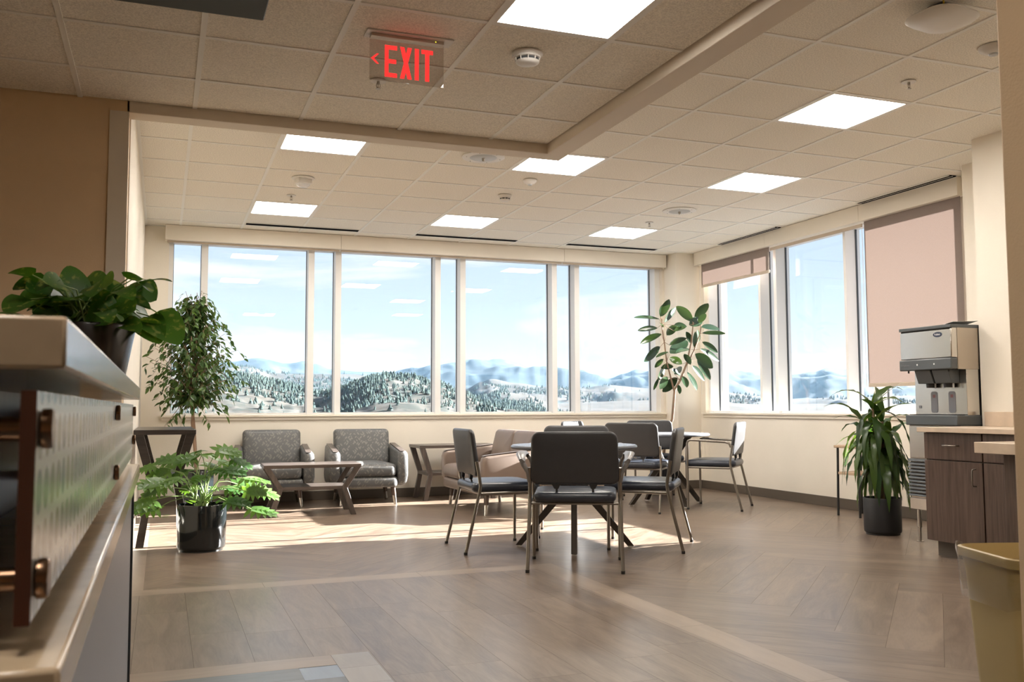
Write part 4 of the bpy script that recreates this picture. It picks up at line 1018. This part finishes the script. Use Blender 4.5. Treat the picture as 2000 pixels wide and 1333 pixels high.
# lobed-leaf plant in the glossy black pot
t = thing('lobed_leaf_plant', 'leafy plant with deeply lobed leaves in a glossy black pot at left foreground', 'potted plant', (.285, 7.055, 0))
pot(t, .166, .172, .325, M_potblack, .012)
fo, st = MB(), MB()
def lobed(mb, base, d, L, up, tint, roll=0.0):
    """deeply cut blade: narrow lobes leaving the midrib on both sides"""
    d, s, u = frame(d, up)
    s, u = s * math.cos(roll) + u * math.sin(roll), u * math.cos(roll) - s * math.sin(roll)
    leaf(mb, base, d, L, L * .46, lambda t: max(.05, math.sin(PI * (t * .85 + .12)) ** .7), .55, .1, 0, 6, tint, u)
    cur = d.copy(); p = Vector(base) + Vector((0, 0, 0))
    K = 6
    for k in range(K):
        f = k / (K - 1); q = p + cur * (L * .80 * f) + Vector((0, 0, -1)) * (L * .20 * f * f)
        ang = math.radians(125 - 92 * f); Lk = L * (.54 - .18 * abs(f - .35) - .14 * f)
        for sg in (-1, 1):
            dd = cur * math.cos(ang) + s * sg * math.sin(ang) + Vector((0, 0, -.12))
            tipw = lambda t: max(.06, (.75 + .5 * math.sin(PI * t ** 1.1)) * (1 - t ** 3))
            leaf(mb, q, dd, Lk, L * .185, tipw, .35, .12, 0, 4, tint + U(-.04, .04), u)
specs = []
for px, py, dy, sz in [(300, 950, -.05, .19), (275, 985, -.10, .17), (330, 905, .05, .15), (362, 900, .0, .13), (405, 893, .05, .17), (385, 885, .1, .14), (445, 885, .05, .15), (470, 902, .1, .13),
                       (455, 925, -.05, .15), (498, 940, .0, .17), (520, 960, .05, .15), (512, 1000, -.03, .17), (480, 950, .1, .14), (430, 925, -.1, .15), (462, 985, -.12, .16), (390, 935, -.08, .16),
                       (350, 925, .12, .14), (420, 955, .12, .14), (310, 925, .12, .15), (285, 915, .15, .12), (440, 905, .2, .15), (370, 960, .15, .13), (285, 1000, .05, .15), (335, 940, -.12, .14), (500, 965, -.12, .15),
                       (410, 915, .18, .13), (300, 960, .15, .13), (455, 960, .15, .13)]:
    specs.append((at_y(px, py, 7.055 + dy * 1.1), sz))
C0 = Vector((.285, 7.055, 0))
for tipc, sz in specs:
    v = tipc - C0; base = Vector((U(-.05, .05), U(-.05, .05), .30)); out = Vector((v.x, v.y, 0)); od = out.normalized() if out.length > .02 else Vector((1, 0, 0))
    att = v - od * sz * .45 + Vector((0, 0, sz * .12))
    mid = (base + att) / 2 + Vector((0, 0, .05 + .05 * U(0, 1))) - od * .03
    st.tube([base, (base + mid) / 2 + Vector((0, 0, .015)), mid, (mid + att) / 2 + Vector((0, 0, .012)), att], [.0045, .004, .0035, .003, .0028], 6)
    d = od * .85 + Vector((U(-.25, .25), U(-.3, .1), U(-.15, .25)))
    lobed(fo, att, d, sz * 1.10, (Vector((0, -.85, .9))).normalized(), U(.1, .95), U(-.5, .5))
for k in range(9):
    a = U(0, 6.28); fo_l = Vector((math.cos(a) * .1, math.sin(a) * .1, .31 + U(0, .05)))
    leaf(fo, fo_l, Vector((math.cos(a), math.sin(a), .7)), U(.06, .10), .05, oval, .5, .1, tint=U(.5, 1))
fo.xf(lambda v: Vector((max(v.x, -.475), v.y, v.z))); fo.build('foliage', ML_phil, t, smooth=60); st.build('stalks', M_petiole, t, smooth=60)

# weeping-fig tree at the left end of the far windows
t = thing('fig_tree', 'small weeping fig tree in a black pot by the left end of the far windows', 'potted tree', (.33, 9.62, 0))
pot(t, .155, .165, .40, M_potblack, .012)
br, fo = MB(), MB()
trunk = [Vector((0, 0, .37)), Vector((-.015, 0, .6)), Vector((-.045, 0, .86)), Vector((-.04, 0, 1.0)), Vector((-.055, 0, 1.10))]
br.tube(trunk, [.017, .015, .0145, .014, .012], 10)
br.tube([trunk[1] + Vector((.01, .01, 0)), Vector((-.02, .015, .8)), Vector((-.035, -.012, .93)), Vector((-.03, .012, 1.08))], .008, 8)
rt_ = random.Random(5); R = rt_.uniform
top = trunk[-1]
def env(z):     # crown radius at height z
    z -= 0
    if z < 1.05: return .26
    if z < 1.45: return .26 + (z - 1.05) / .40 * .22
    return max(.06, .48 - (z - 1.45) / .72 * .41)
for k in range(150):
    z1 = 1.02 + (k / 150) ** .9 * 1.14; a = k * 2.399 + R(-.3, .3); r1 = env(z1) * R(.62, 1.12)
    s0 = Vector((-.045 + R(-.02, .02), R(-.02, .02), max(1.0, z1 - .42 * R(.6, 1)))) if k < 140 else Vector((-.03, 0, 1.6))
    e = Vector((-.045 + math.cos(a) * r1, math.sin(a) * r1 * .85, z1))
    mid = (s0 + e) / 2 + Vector((-math.cos(a) * r1 * .18, -math.sin(a) * r1 * .18, .05))
    dr = e + Vector((math.cos(a) * .06, math.sin(a) * .05, -.05 - R(0, .05)))
    br.tube([s0, mid, e, dr], [.005, .0035, .002, .001], 5)
    for q in range(15):
        u = .30 + .70 * q / 14; pA = s0.lerp(mid, min(1, u * 2)) if u < .5 else mid.lerp(e, (u - .5) * 2)
        if q > 11: pA = e.lerp(dr, (q - 11) / 3)
        dd = Vector((math.cos(a + R(-1.4, 1.4)), math.sin(a + R(-1.4, 1.4)), R(-1.1, .15)))
        leaf(fo, pA, dd, R(.062, .090), R(.030, .042), pointy, R(.2, .9), .25, R(-.8, .8), 4, R(0, 1))
for (dx, dz) in ((-.30, .82), (-.27, .87), (-.16, .80), (.12, .84), (-.20, .90)):
    e = Vector((dx, R(-.1, .05), dz)); br.tube([top, (top + e) / 2 + Vector((0, 0, .04)), e], [.003, .002, .001], 5)
    for q in range(6): leaf(fo, top.lerp(e, .5 + q * .1), Vector((R(-1, 1), R(-1, 1), -.8)), .07, .032, pointy, .5, .2, R(-.5, .5), 4, R(.2, 1))
fo.xf(lambda v: Vector((max(v.x, -.515), min(v.y, .74), v.z)))
br.xf(lambda v: Vector((max(v.x, -.51), v.y, v.z)))
br.build('branches', M_bark, t, smooth=60); fo.build('foliage', ML_ficus, t, smooth=60)

# rubber plant by the corner column
t = thing('rubber_plant', 'rubber plant with big dark oval leaves in front of the corner column', 'potted plant', (5.47, 9.62, 0))
pot(t, .13, .15, .32, M_potmatte)
RB = Vector((5.47, 9.62, 0)); YB = 9.45
def c7(x, y, Y=YB): return at_y(1200 + x / 2.564, 380 + y / 2.564, Y) - RB
stm, fo = MB(), MB()
stm.tube([Vector((0, 0, .29)), Vector((.0, -.06, .6)), c7(290, 1125), c7(302, 980), c7(330, 930), c7(365, 840), c7(385, 740), c7(395, 640)], [.018, .017, .016, .015, .013, .011, .009, .006], 10)
stm.tube([c7(300, 985), c7(285, 930), c7(262, 840), c7(250, 740), c7(240, 680), c7(235, 612)], [.012, .010, .009, .008, .007, .005], 8)
stm.tube([c7(365, 850), c7(400, 780), c7(428, 700), c7(435, 650)], [.009, .008, .007, .005], 8)
RL = [((240, 600), (272, 528), 40), ((225, 625), (103, 615), 32), ((230, 612), (262, 548), 42), ((215, 670), (120, 680), 32), ((235, 700), (133, 745), 38), ((228, 765), (150, 832), 48), ((250, 640), (305, 568), 32), ((242, 665), (225, 640), 30), ((390, 635), (315, 562), 50),
      ((405, 630), (466, 548), 48), ((420, 645), (456, 600), 34), ((435, 665), (522, 672), 38), ((440, 695), (552, 695), 26), ((375, 655), (436, 628), 52), ((300, 655), (360, 660), 34), ((262, 705), (308, 655), 42), ((300, 685), (355, 665), 38), ((275, 755), (358, 720), 42),
      ((278, 795), (362, 735), 64), ((440, 740), (515, 790), 38), ((430, 775), (520, 830), 34), ((405, 800), (490, 866), 56), ((415, 830), (478, 925), 46), ((390, 860), (450, 930), 40), ((365, 890), (410, 978), 50), ((345, 912), (362, 965), 36), ((315, 920), (243, 985), 50),
      ((265, 915), (228, 972), 38), ((250, 870), (218, 925), 38), ((295, 862), (235, 868), 34), ((338, 850), (280, 818), 40), ((245, 825), (203, 865), 24), ((270, 790), (210, 815), 28), ((380, 775), (310, 790), 32), ((420, 740), (415, 680), 36), ((385, 745), (360, 690), 34), ((400, 765), (405, 690), 30),
      ((330, 905), (290, 880), 36), ((222, 920), (197, 978), 16), ((322, 955), (326, 998), 24), ((300, 900), (330, 870), 36), ((350, 800), (380, 850), 34)]
sx = [Vector((385, 740)), Vector((250, 740)), Vector((425, 700))]
for k, (a, b, w) in enumerate(RL):
    ya = YB + U(-.06, .06); yb = ya + U(-.16, .12)
    A_, B_ = c7(*a, ya), c7(*b, yb); d = B_ - A_; Lf = max(d.length, .12)
    leaf(fo, A_, d + Vector((0, 0, Lf * .10)), Lf * 1.04, w / 2.564 * 9.9 / F_PX * 1.1, oval, .22, .22, U(-.5, .5), 9, U(0, 1), up=Vector((0, -1, .25)) if abs(d.z) > abs(d.x) * .6 else Vector((0, -.8, .8)))
    # stalk back to the nearest stem
    c = min(([385, 740], [395, 650], [365, 840], [330, 930], [262, 840], [250, 740], [238, 650], [428, 700], [400, 780], [302, 980]), key=lambda q: (q[0] - a[0]) ** 2 + (q[1] - a[1]) ** 2)
    stm.tube([c7(*c), A_], [.003, .002], 5)
fo.build('foliage', ML_rubber, t, smooth=70); stm.build('stems', M_bark, t, smooth=60)

# strap-leaf plant (dracaena kind) beside the dispenser
t = thing('strap_leaf_plant', 'plant with long drooping strap leaves in a matte black pot beside the ice dispenser', 'potted plant', (5.33, 5.93, 0))
pot(t, .140, .143, .285, M_potmatte, .010)
stm, fo = MB(), MB(); rd = random.Random(33); R = rd.uniform
heads = []
for (x0, x1, zz) in ((-.02, -.045, 1.00), (.01, .055, .88), (-.03, .02, .72), (.02, -.10, .80), (.0, .11, .70)):
    p = [Vector((x0, R(-.03, .03), .26)), Vector((x0 + (x1 - x0) * .4, R(-.02, .02), .26 + (zz - .26) * .5)), Vector((x1, R(-.04, .04), zz))]
    stm.tube(p, [.013, .012, .009], 9); heads.append(p[-1])
for hI, h in enumerate(heads):
    nL = (22, 19, 17, 15, 15)[hI]
    for k in range(nL):
        a = k * 2.399 + hI; el = R(-.2, .85) if k > 2 else R(.9, 1.3)
        d = Vector((math.cos(a) * math.cos(el), math.sin(a) * math.cos(el), math.sin(el)))
        Lf = R(.34, .50)
        leaf(fo, h - Vector((0, 0, k * .012)), d, Lf, R(.050, .072), strap, R(3.2, 5.5) if k > 2 else R(1.4, 2.4), .18, R(-.6, .6), 10, R(0, 1) ** 1.6, wave=.25)
for (pxy, w) in (((1765, 752), .055), ((1748, 790), .05), ((1712, 765), .04)):
    tip = at_y(*pxy, 5.93) - Vector((5.33, 5.93, 0)); d = tip - heads[0]
    leaf(fo, heads[0], d + Vector((0, 0, .1)), d.length * 1.03, w, strap, .35, .2, .3, 9, .7)
for k in range(12):
    a = R(0, 6.28); b_ = Vector((R(-.05, .05), R(-.05, .05), R(.42, .62)))
    leaf(fo, b_, Vector((math.cos(a), math.sin(a), .5)), R(.28, .38), R(.04, .055), strap, 3.2, .2, R(-.5, .5), 9, R(0, .6), wave=.2)
fo.build('foliage', ML_drac, t, smooth=70); stm.build('stems', M_bark, t, smooth=60)

# trailing plant on the reception desk
PB = Vector((-.190, 2.86, 1.070))
t = thing('pothos_plant', 'bushy plant with heart-shaped leaves in a dark pot on the reception desk', 'potted plant', tuple(PB))
pot(t, .095, .118, .165, M_potbrown, .006)
stm, fo = MB(), MB(); ro = random.Random(9); R = ro.uniform
PL_ = [((60, 585), (28, 603), 50), ((95, 575), (55, 590), 40), ((100, 560), (75, 562), 45), ((150, 580), (140, 538), 40), ((128, 560), (100, 552), 42), ((190, 575), (210, 556), 62), ((155, 560), (192, 556), 55), ((230, 580), (262, 568), 50), ((215, 590), (250, 598), 48),
       ((282, 590), (290, 560), 30), ((292, 618), (336, 655), 62), ((280, 625), (305, 655), 45), ((245, 600), (275, 612), 45), ((120, 600), (95, 615), 45), ((140, 610), (130, 640), 42), ((165, 620), (150, 648), 42), ((175, 600), (215, 612), 55), ((180, 625), (178, 650), 40), ((100, 590), (125, 605), 45),
       ((210, 575), (180, 590), 50), ((255, 590), (282, 600), 34), ((235, 630), (262, 640), 34), ((160, 590), (120, 585), 55), ((200, 560), (225, 572), 40), ((140, 600), (165, 575), 40), ((105, 600), (80, 612), 34)]
def pt(p, Y): return at_y(p[0], p[1], Y) - PB
for k, (a, b, w) in enumerate(PL_):
    ya = 2.86 + R(-.10, .14); yb = ya + R(-.09, .03); A_, B_ = pt(a, ya), pt(b, yb); d = B_ - A_
    d = d if d.length > .05 else d.normalized() * .06
    A_.z = max(A_.z, .05)
    leaf(fo, A_, d + Vector((0, 0, d.length * .15)), d.length * 1.25 + .015, w * 1.35 / F_PX * 2.8, heart, .4, .18, R(-.4, .4), 10, R(0, 1), up=Vector((0, -.75, .65)))
    s0 = Vector((R(-.05, .05), R(-.05, .05), .15)); stm.tube([s0, (s0 + A_) / 2 + Vector((0, 0, .05)), A_], [.0028, .0024, .002], 6)
for k in range(46):
    a = R(0, 6.28); r = R(.03, .17); A_ = Vector((math.cos(a) * r, math.sin(a) * r, R(.17, .29)))
    leaf(fo, A_, Vector((math.cos(a), math.sin(a), R(-.3, .5))), R(.06, .10), R(.05, .07), heart, .7, .15, R(-.6, .6), 8, R(0, 1))
    stm.tube([Vector((0, 0, .15)), A_ * .6 + Vector((0, 0, .09)), A_], [.0025, .002, .0018], 5)
fo.build('foliage', ML_pothos, t, smooth=70); stm.build('stems', M_petiole, t, smooth=60)
# fallen leaves on the floor near the fig tree
for k, (x, y, lab) in enumerate([(.02, 9.22, 'dry fallen leaf on the floor under the console table'), (.16, 9.0, 'yellow fallen leaf on the floor left of the black pot'), (.10, 9.35, 'small fallen leaf nearest the far wall on the floor')]):
    m_ = MB(); leaf(m_, (0, 0, .008), Vector((1, .3 * k, .05)), .07, .03, pointy, .1, .35, 0, 5, .8 + .1 * k)
    o = m_.build('fallen_leaf', ML_phil, None, smooth=60); o.location = (x, y, 0.0); o.rotation_euler = (0, 0, k * 1.3); tag(o, lab, 'leaf', 'fallen leaves')

# =================================================================== OUTSIDE: HILLS, MOUNTAINS, TREES
def lerp_pts(pts, x):
    if x <= pts[0][0]: return pts[0][1]
    for (a, ya), (b, yb) in zip(pts, pts[1:]):
        if x <= b:
            u = (x - a) / (b - a); u = u * u * (3 - 2 * u); return ya + (yb - ya) * u
    return pts[-1][1]
def ridge_elev(pts, px):          # tangent of the crest's elevation above the eye, by bearing
    y = lerp_pts(pts, px); d = ray(px, y); h = math.hypot(d.x, d.y); return d.z / h
def bearing(px):
    d = ray(px, 790); return math.atan2(d.x, d.y)
_tab = [(bearing(p), p) for p in range(-900, 3000, 5)]
def px_of(b):
    lo, hi = 0, len(_tab) - 1
    while hi - lo > 1:
        m_ = (lo + hi) // 2
        if _tab[m_][0] < b: lo = m_
        else: hi = m_
    u = (b - _tab[lo][0]) / (_tab[hi][0] - _tab[lo][0]); return _tab[lo][1] + u * 5
def fbm(x, y, o=5):
    return mnoise.fractal(Vector((x, y, 0.37)), 0.9, 2.0, o)
class Land:
    def __init__(s, pts, d0, d1, z0, amp, fr, seed): s.pts, s.d0, s.d1, s.z0, s.amp, s.fr, s.seed = pts, d0, d1, z0, amp, fr, seed
    def h(s, b, d):
        crest = 1 + ridge_elev(s.pts, px_of(b)) * s.d1
        u = (d - s.d0) / (s.d1 - s.d0)
        X, Y = math.sin(b) * d * s.fr + s.seed, math.cos(b) * d * s.fr
        n = fbm(X, Y) * s.amp
        if u <= 1:
            v = max(0, u) ** .85; return s.z0 + (crest - s.z0) * v + n * math.sin(PI * min(1, max(0, u))) + .10 * n * v
        return crest + .10 * n - (d - s.d1) * .35
    def mesh(s, name, m, p0, p1, nb, nd):
        vs_, fs = [], []
        b0, b1 = bearing(p0), bearing(p1)
        ds = [s.d0 + (s.d1 * 1.0 - s.d0) * (i / (nd - 8)) for i in range(nd - 7)] + [s.d1 * (1 + .03 * (k + 1)) for k in range(7)]
        for d in ds:
            for k in range(nb): b = b0 + (b1 - b0) * k / (nb - 1); vs_.append((math.sin(b) * d, math.cos(b) * d, s.h(b, d)))
        for i in range(len(ds) - 1):
            for k in range(nb - 1): a = i * nb + k; fs.append((a, a + 1, a + nb + 1, a + nb))
        return MB().add(vs_, fs).build(name, m, None, smooth=85)
def land_mat(name, ca_, cb_, scale, forest=None, fscale=0.004, fpos=.5, det=8):
    m = bpy.data.materials.new(name); m.use_nodes = True; nt = m.node_tree; b = nt.nodes['Principled BSDF']
    tc = N(nt, 'ShaderNodeTexCoord'); n = N(nt, 'ShaderNodeTexNoise'); n.inputs['Scale'].default_value = scale; n.inputs['Detail'].default_value = det; n.inputs['Roughness'].default_value = .65
    lk(nt, tc.outputs['Object'], n.inputs['Vector'])
    r = N(nt, 'ShaderNodeValToRGB'); r.color_ramp.elements[0].position = .38; r.color_ramp.elements[1].position = .62; r.color_ramp.elements[0].color = (*ca_, 1); r.color_ramp.elements[1].color = (*cb_, 1); lk(nt, n.outputs[0], r.inputs[0]); col = r.outputs[0]
    if forest:
        f = N(nt, 'ShaderNodeTexNoise'); f.inputs['Scale'].default_value = fscale; f.inputs['Detail'].default_value = 10; f.inputs['Roughness'].default_value = .7; lk(nt, tc.outputs['Object'], f.inputs['Vector'])
        q = N(nt, 'ShaderNodeValToRGB'); q.color_ramp.elements[0].position = fpos - .03; q.color_ramp.elements[1].position = fpos + .03; lk(nt, f.outputs[0], q.inputs[0])
        mx = N(nt, 'ShaderNodeMix', data_type='RGBA'); lk(nt, q.outputs[0], mx.inputs[0]); lk(nt, col, mx.inputs[6]); mx.inputs[7].default_value = (*forest, 1); col = mx.outputs[2]
    lk(nt, col, b.inputs['Base Color']); b.inputs['Roughness'].default_value = .95; b.inputs['Specular IOR Level'].default_value = 0.1
    return m
P_near = [(-500, 745), (-100, 722), (250, 716), (330, 722), (400, 724), (456, 733), (492, 740), (528, 747), (564, 755), (592, 763), (615, 770), (640, 768), (663, 762), (699, 748), (735, 736), (765, 733), (800, 738), (843, 749), (861, 753), (891, 765), (909, 772), (950, 789), (992, 803), (1025, 812), (1080, 830), (2100, 845)]
P_mid = [(250, 800), (860, 815), (905, 792), (941, 776), (980, 766), (1025, 770), (1067, 784), (1110, 797), (1160, 806), (2100, 815)]
P_pale = [(250, 708), (450, 714), (480, 717), (534, 730), (609, 731), (690, 731), (744, 735), (813, 745), (861, 760), (909, 762), (940, 748), (960, 742), (1010, 750), (1067, 757), (1115, 760), (1136, 758), (1190, 752), (1274, 759), (1405, 768), (1487, 775), (1560, 780), (1656, 776), (1790, 778), (2100, 780)]
P_low = [(250, 790), (860, 800), (1000, 795), (1100, 788), (1200, 784), (1290, 783), (1400, 786), (1500, 790), (1650, 789), (1800, 790), (2100, 791)]
P_far = [(-500, 712), (-200, 724), (50, 706), (250, 716), (400, 712), (450, 709.5), (504, 702.6), (561, 712), (592, 706), (615, 711), (645, 721), (705, 727), (744, 728), (813, 727), (861, 721), (887, 715), (909, 707), (929, 705), (962, 706.5), (1010, 711), (1040, 720), (1070, 728), (1115, 729), (1160, 733), (1191, 739), (1220, 730), (1244, 722.4), (1274, 726), (1330, 724), (1380, 716), (1405, 717), (1450, 729), (1487, 736), (1530, 738), (1551, 734), (1590, 727), (1621, 719), (1656, 723), (1720, 735), (1790, 740), (2100, 745)]
L1 = Land(P_near, 800, 1750, -26, 17, .0052, 3.1)
L2 = Land(P_mid, 2450, 3500, -34, 30, .003, 8.2)
L3 = Land(P_pale, 3800, 5600, -42, 60, .0018, 1.7)
L5 = Land(P_low, 2500, 3600, -38, 15, .003, 5.5)
L4 = Land(P_far, 7500, 12000, 10, 200, .0007, 6.4)
def hill(o, label): return tag(o, label, 'hill', None)
mm = L4.mesh('mountain_range', land_mat('far_forest', (.020, .034, .045), (.036, .052, .062), 0.0035, (.060, .066, .072), .0013, .62), -500, 2700, 800, 60)
tag(mm, 'hazy blue mountain range along the horizon beyond the hills', 'mountains')
hill(L3.mesh('pale_hill', land_mat('pale_hill', (.053, .051, .046), (.078, .076, .072), .006, (.028, .040, .042), .006, .555), -500, 2700, 680, 50), 'broad pale grassy hills with dark tree patches below the blue mountains')
hill(L2.mesh('wooded_hill', land_mat('mid_hill', (.052, .050, .045), (.078, .077, .073), .02), 820, 1250, 160, 40), 'small wooded hill seen through the third large far window')
hill(L5.mesh('low_hill', land_mat('low_hill', (.050, .049, .045), (.073, .070, .066), .01, (.035, .05, .05), .01, .60), 900, 2700, 360, 30), 'low pale foothills along the bottom of the right windows')
hill(L1.mesh('near_hill', land_mat('near_hill', (.050, .047, .040), (.084, .081, .074), .018, (.036, .041, .037), .035, .52), -500, 1120, 600, 110), 'nearest snow-dusted hill dotted with conifers behind the left far windows')
gnd = bbox(-4000, 14000, 120, 14000, -90, -48).build('valley_floor', land_mat('valley', (.072, .068, .062), (.10, .095, .09), .01)); struct(gnd)
rt3 = random.Random(77)
M_con = mat('conifer_hazy_green', (0.046, 0.068, 0.062), 0.9, var=.35, vscale=.4, coord='Object', spec=.1)  # juniper blue-green, lightened so the colour also carries distance haze
def conifer(mb, base, h, w, sides=7, tint=0.0):
    x, y, z = base; rr = rt3
    mb.tube([(x, y, z - .5), (x, y, z + h * .3)], [h * .03, h * .02], 5)
    for k in range(4):
        z0 = z + h * (.08 + .21 * k); r0 = w * (1 - .22 * k) * .5; z1 = z + h * (.48 + .175 * k)
        ph = rr.uniform(0, 6)
        ring = [(x + math.cos(ph + 2 * PI * q / sides) * r0 * rr.uniform(.75, 1.2), y + math.sin(ph + 2 * PI * q / sides) * r0 * rr.uniform(.75, 1.2), z0 + rr.uniform(-.05, .05) * h) for q in range(sides)]
        n0 = len(mb.v); mb.add(ring + [(x, y, z1)], [(q, (q + 1) % sides, sides) for q in range(sides)])
protos = []
for k in range(5):
    m_ = MB(); conifer(m_, (0, 0, 0), 1.0, (.7, .8, .95, .75, 1.05)[k]); protos.append(m_)
cand = []
for k in range(39000):
    px = rt3.uniform(-150, 1040); d = L1.d0 + (L1.d1 * 1.005 - L1.d0) * math.sqrt(rt3.random()); b = bearing(px)
    X, Y = math.sin(b) * d, math.cos(b) * d
    u = (d - L1.d0) / (L1.d1 - L1.d0)
    nz = fbm(X * .0055 + 4, Y * .0055, 3) + .6 * fbm(X * .02, Y * .02 + 9, 2)
    dens = .10 + .55 * max(0, nz)
    if 640 < px < 780 and u > .38: dens += .55 * (1 - abs(px - 705) / 90 if abs(px - 705) < 90 else 0)
    if 440 < px < 600 and u > .62: dens += .30
    if 780 < px < 900 and u > .55: dens += .22
    if 430 < px < 640 and .1 < u < .5 and nz < -.1: dens *= .3
    if rt3.random() < dens * .36: cand.append((d, b, px, rt3.uniform(4.0, 9.5) * (1.25 if u > .8 else 1)))
sh = sorted(cand, key=lambda c: -c[3] / c[0] + (10 if not 300 < c[2] < 1040 else 0))
near = sh[:300]; rest = sh[300:]
pm = []
first = None
for k, (d, b, px, h) in enumerate(near):
    loc = (math.sin(b) * d, math.cos(b) * d, L1.h(b, d) - .2)
    if k < 5:
        o = protos[k].build('conifer_tree', M_con); tag(o, 'blue-green conifer standing on the nearest snow-dusted hill', 'tree', 'conifers on the nearest hill'); pm.append(o)
    else:
        o = pm[k % 5].copy(); COL.objects.link(o)
    o.location = loc; o.scale = (h, h, h); o.rotation_euler = (0, 0, k * 1.7)
def forest(name, label, items, group=None):
    b_ = MB()
    for (x, y, z, h) in items: 
        n0 = len(b_.v); conifer(b_, (0, 0, 0), 1, rt3.uniform(.6, 1.0), 5)
        for i in range(n0, len(b_.v)): v = b_.v[i]; b_.v[i] = (v[0] * h + x, v[1] * h + y, v[2] * h + z)
    o = b_.build(name, M_con); tag(o, label, 'trees', None, 'stuff')
forest('conifer_trees', 'the many smaller conifers scattered over the nearest hill', [(math.sin(b) * d, math.cos(b) * d, L1.h(b, d) - .2, h) for d, b, px, h in rest])
it = []
for k in range(3800):
    px = rt3.uniform(860, 1180); d = rt3.uniform(L2.d0 + 120, L2.d1 * 1.01); b = bearing(px); X, Y = math.sin(b) * d, math.cos(b) * d
    if fbm(X * .003, Y * .003, 3) + (.35 if px < 1060 else -.1) > rt3.uniform(0, .5): it.append((X, Y, L2.h(b, d) - .3, rt3.uniform(10, 18)))
forest('wooded_slope_trees', 'dense conifers on the small wooded hill', it)
it = []
for k in range(7000):
    px = rt3.uniform(880, 1800) if k % 3 else rt3.uniform(300, 880); d = rt3.uniform(L3.d0 + 400, L3.d1 * 1.005); b = bearing(px); X, Y = math.sin(b) * d, math.cos(b) * d
    if fbm(X * .002 + 7, Y * .002, 4) > rt3.uniform(-.05, .45): it.append((X, Y, L3.h(b, d) - .5, rt3.uniform(11, 20)))
forest('distant_trees', 'tiny conifers over the broad pale hills', it)
# haze in the valley air
hz = bbox(-5000, 14000, 150, 12600, -100, 700)
m = bpy.data.materials.new('valley_haze'); m.use_nodes = True; nt = m.node_tree; nt.nodes.clear()
o_ = N(nt, 'ShaderNodeOutputMaterial'); v_ = N(nt, 'ShaderNodeVolumeScatter'); v_.inputs['Color'].default_value = (0.42, 0.70, 1.0, 1); v_.inputs['Density'].default_value = 1.1e-5; v_.inputs['Anisotropy'].default_value = 0.0
lk(nt, v_.outputs[0], o_.inputs['Volume'])
haze = hz.build('valley_haze', m); tag(haze, 'thin blue haze filling the air over the valley', 'haze', None, 'stuff')
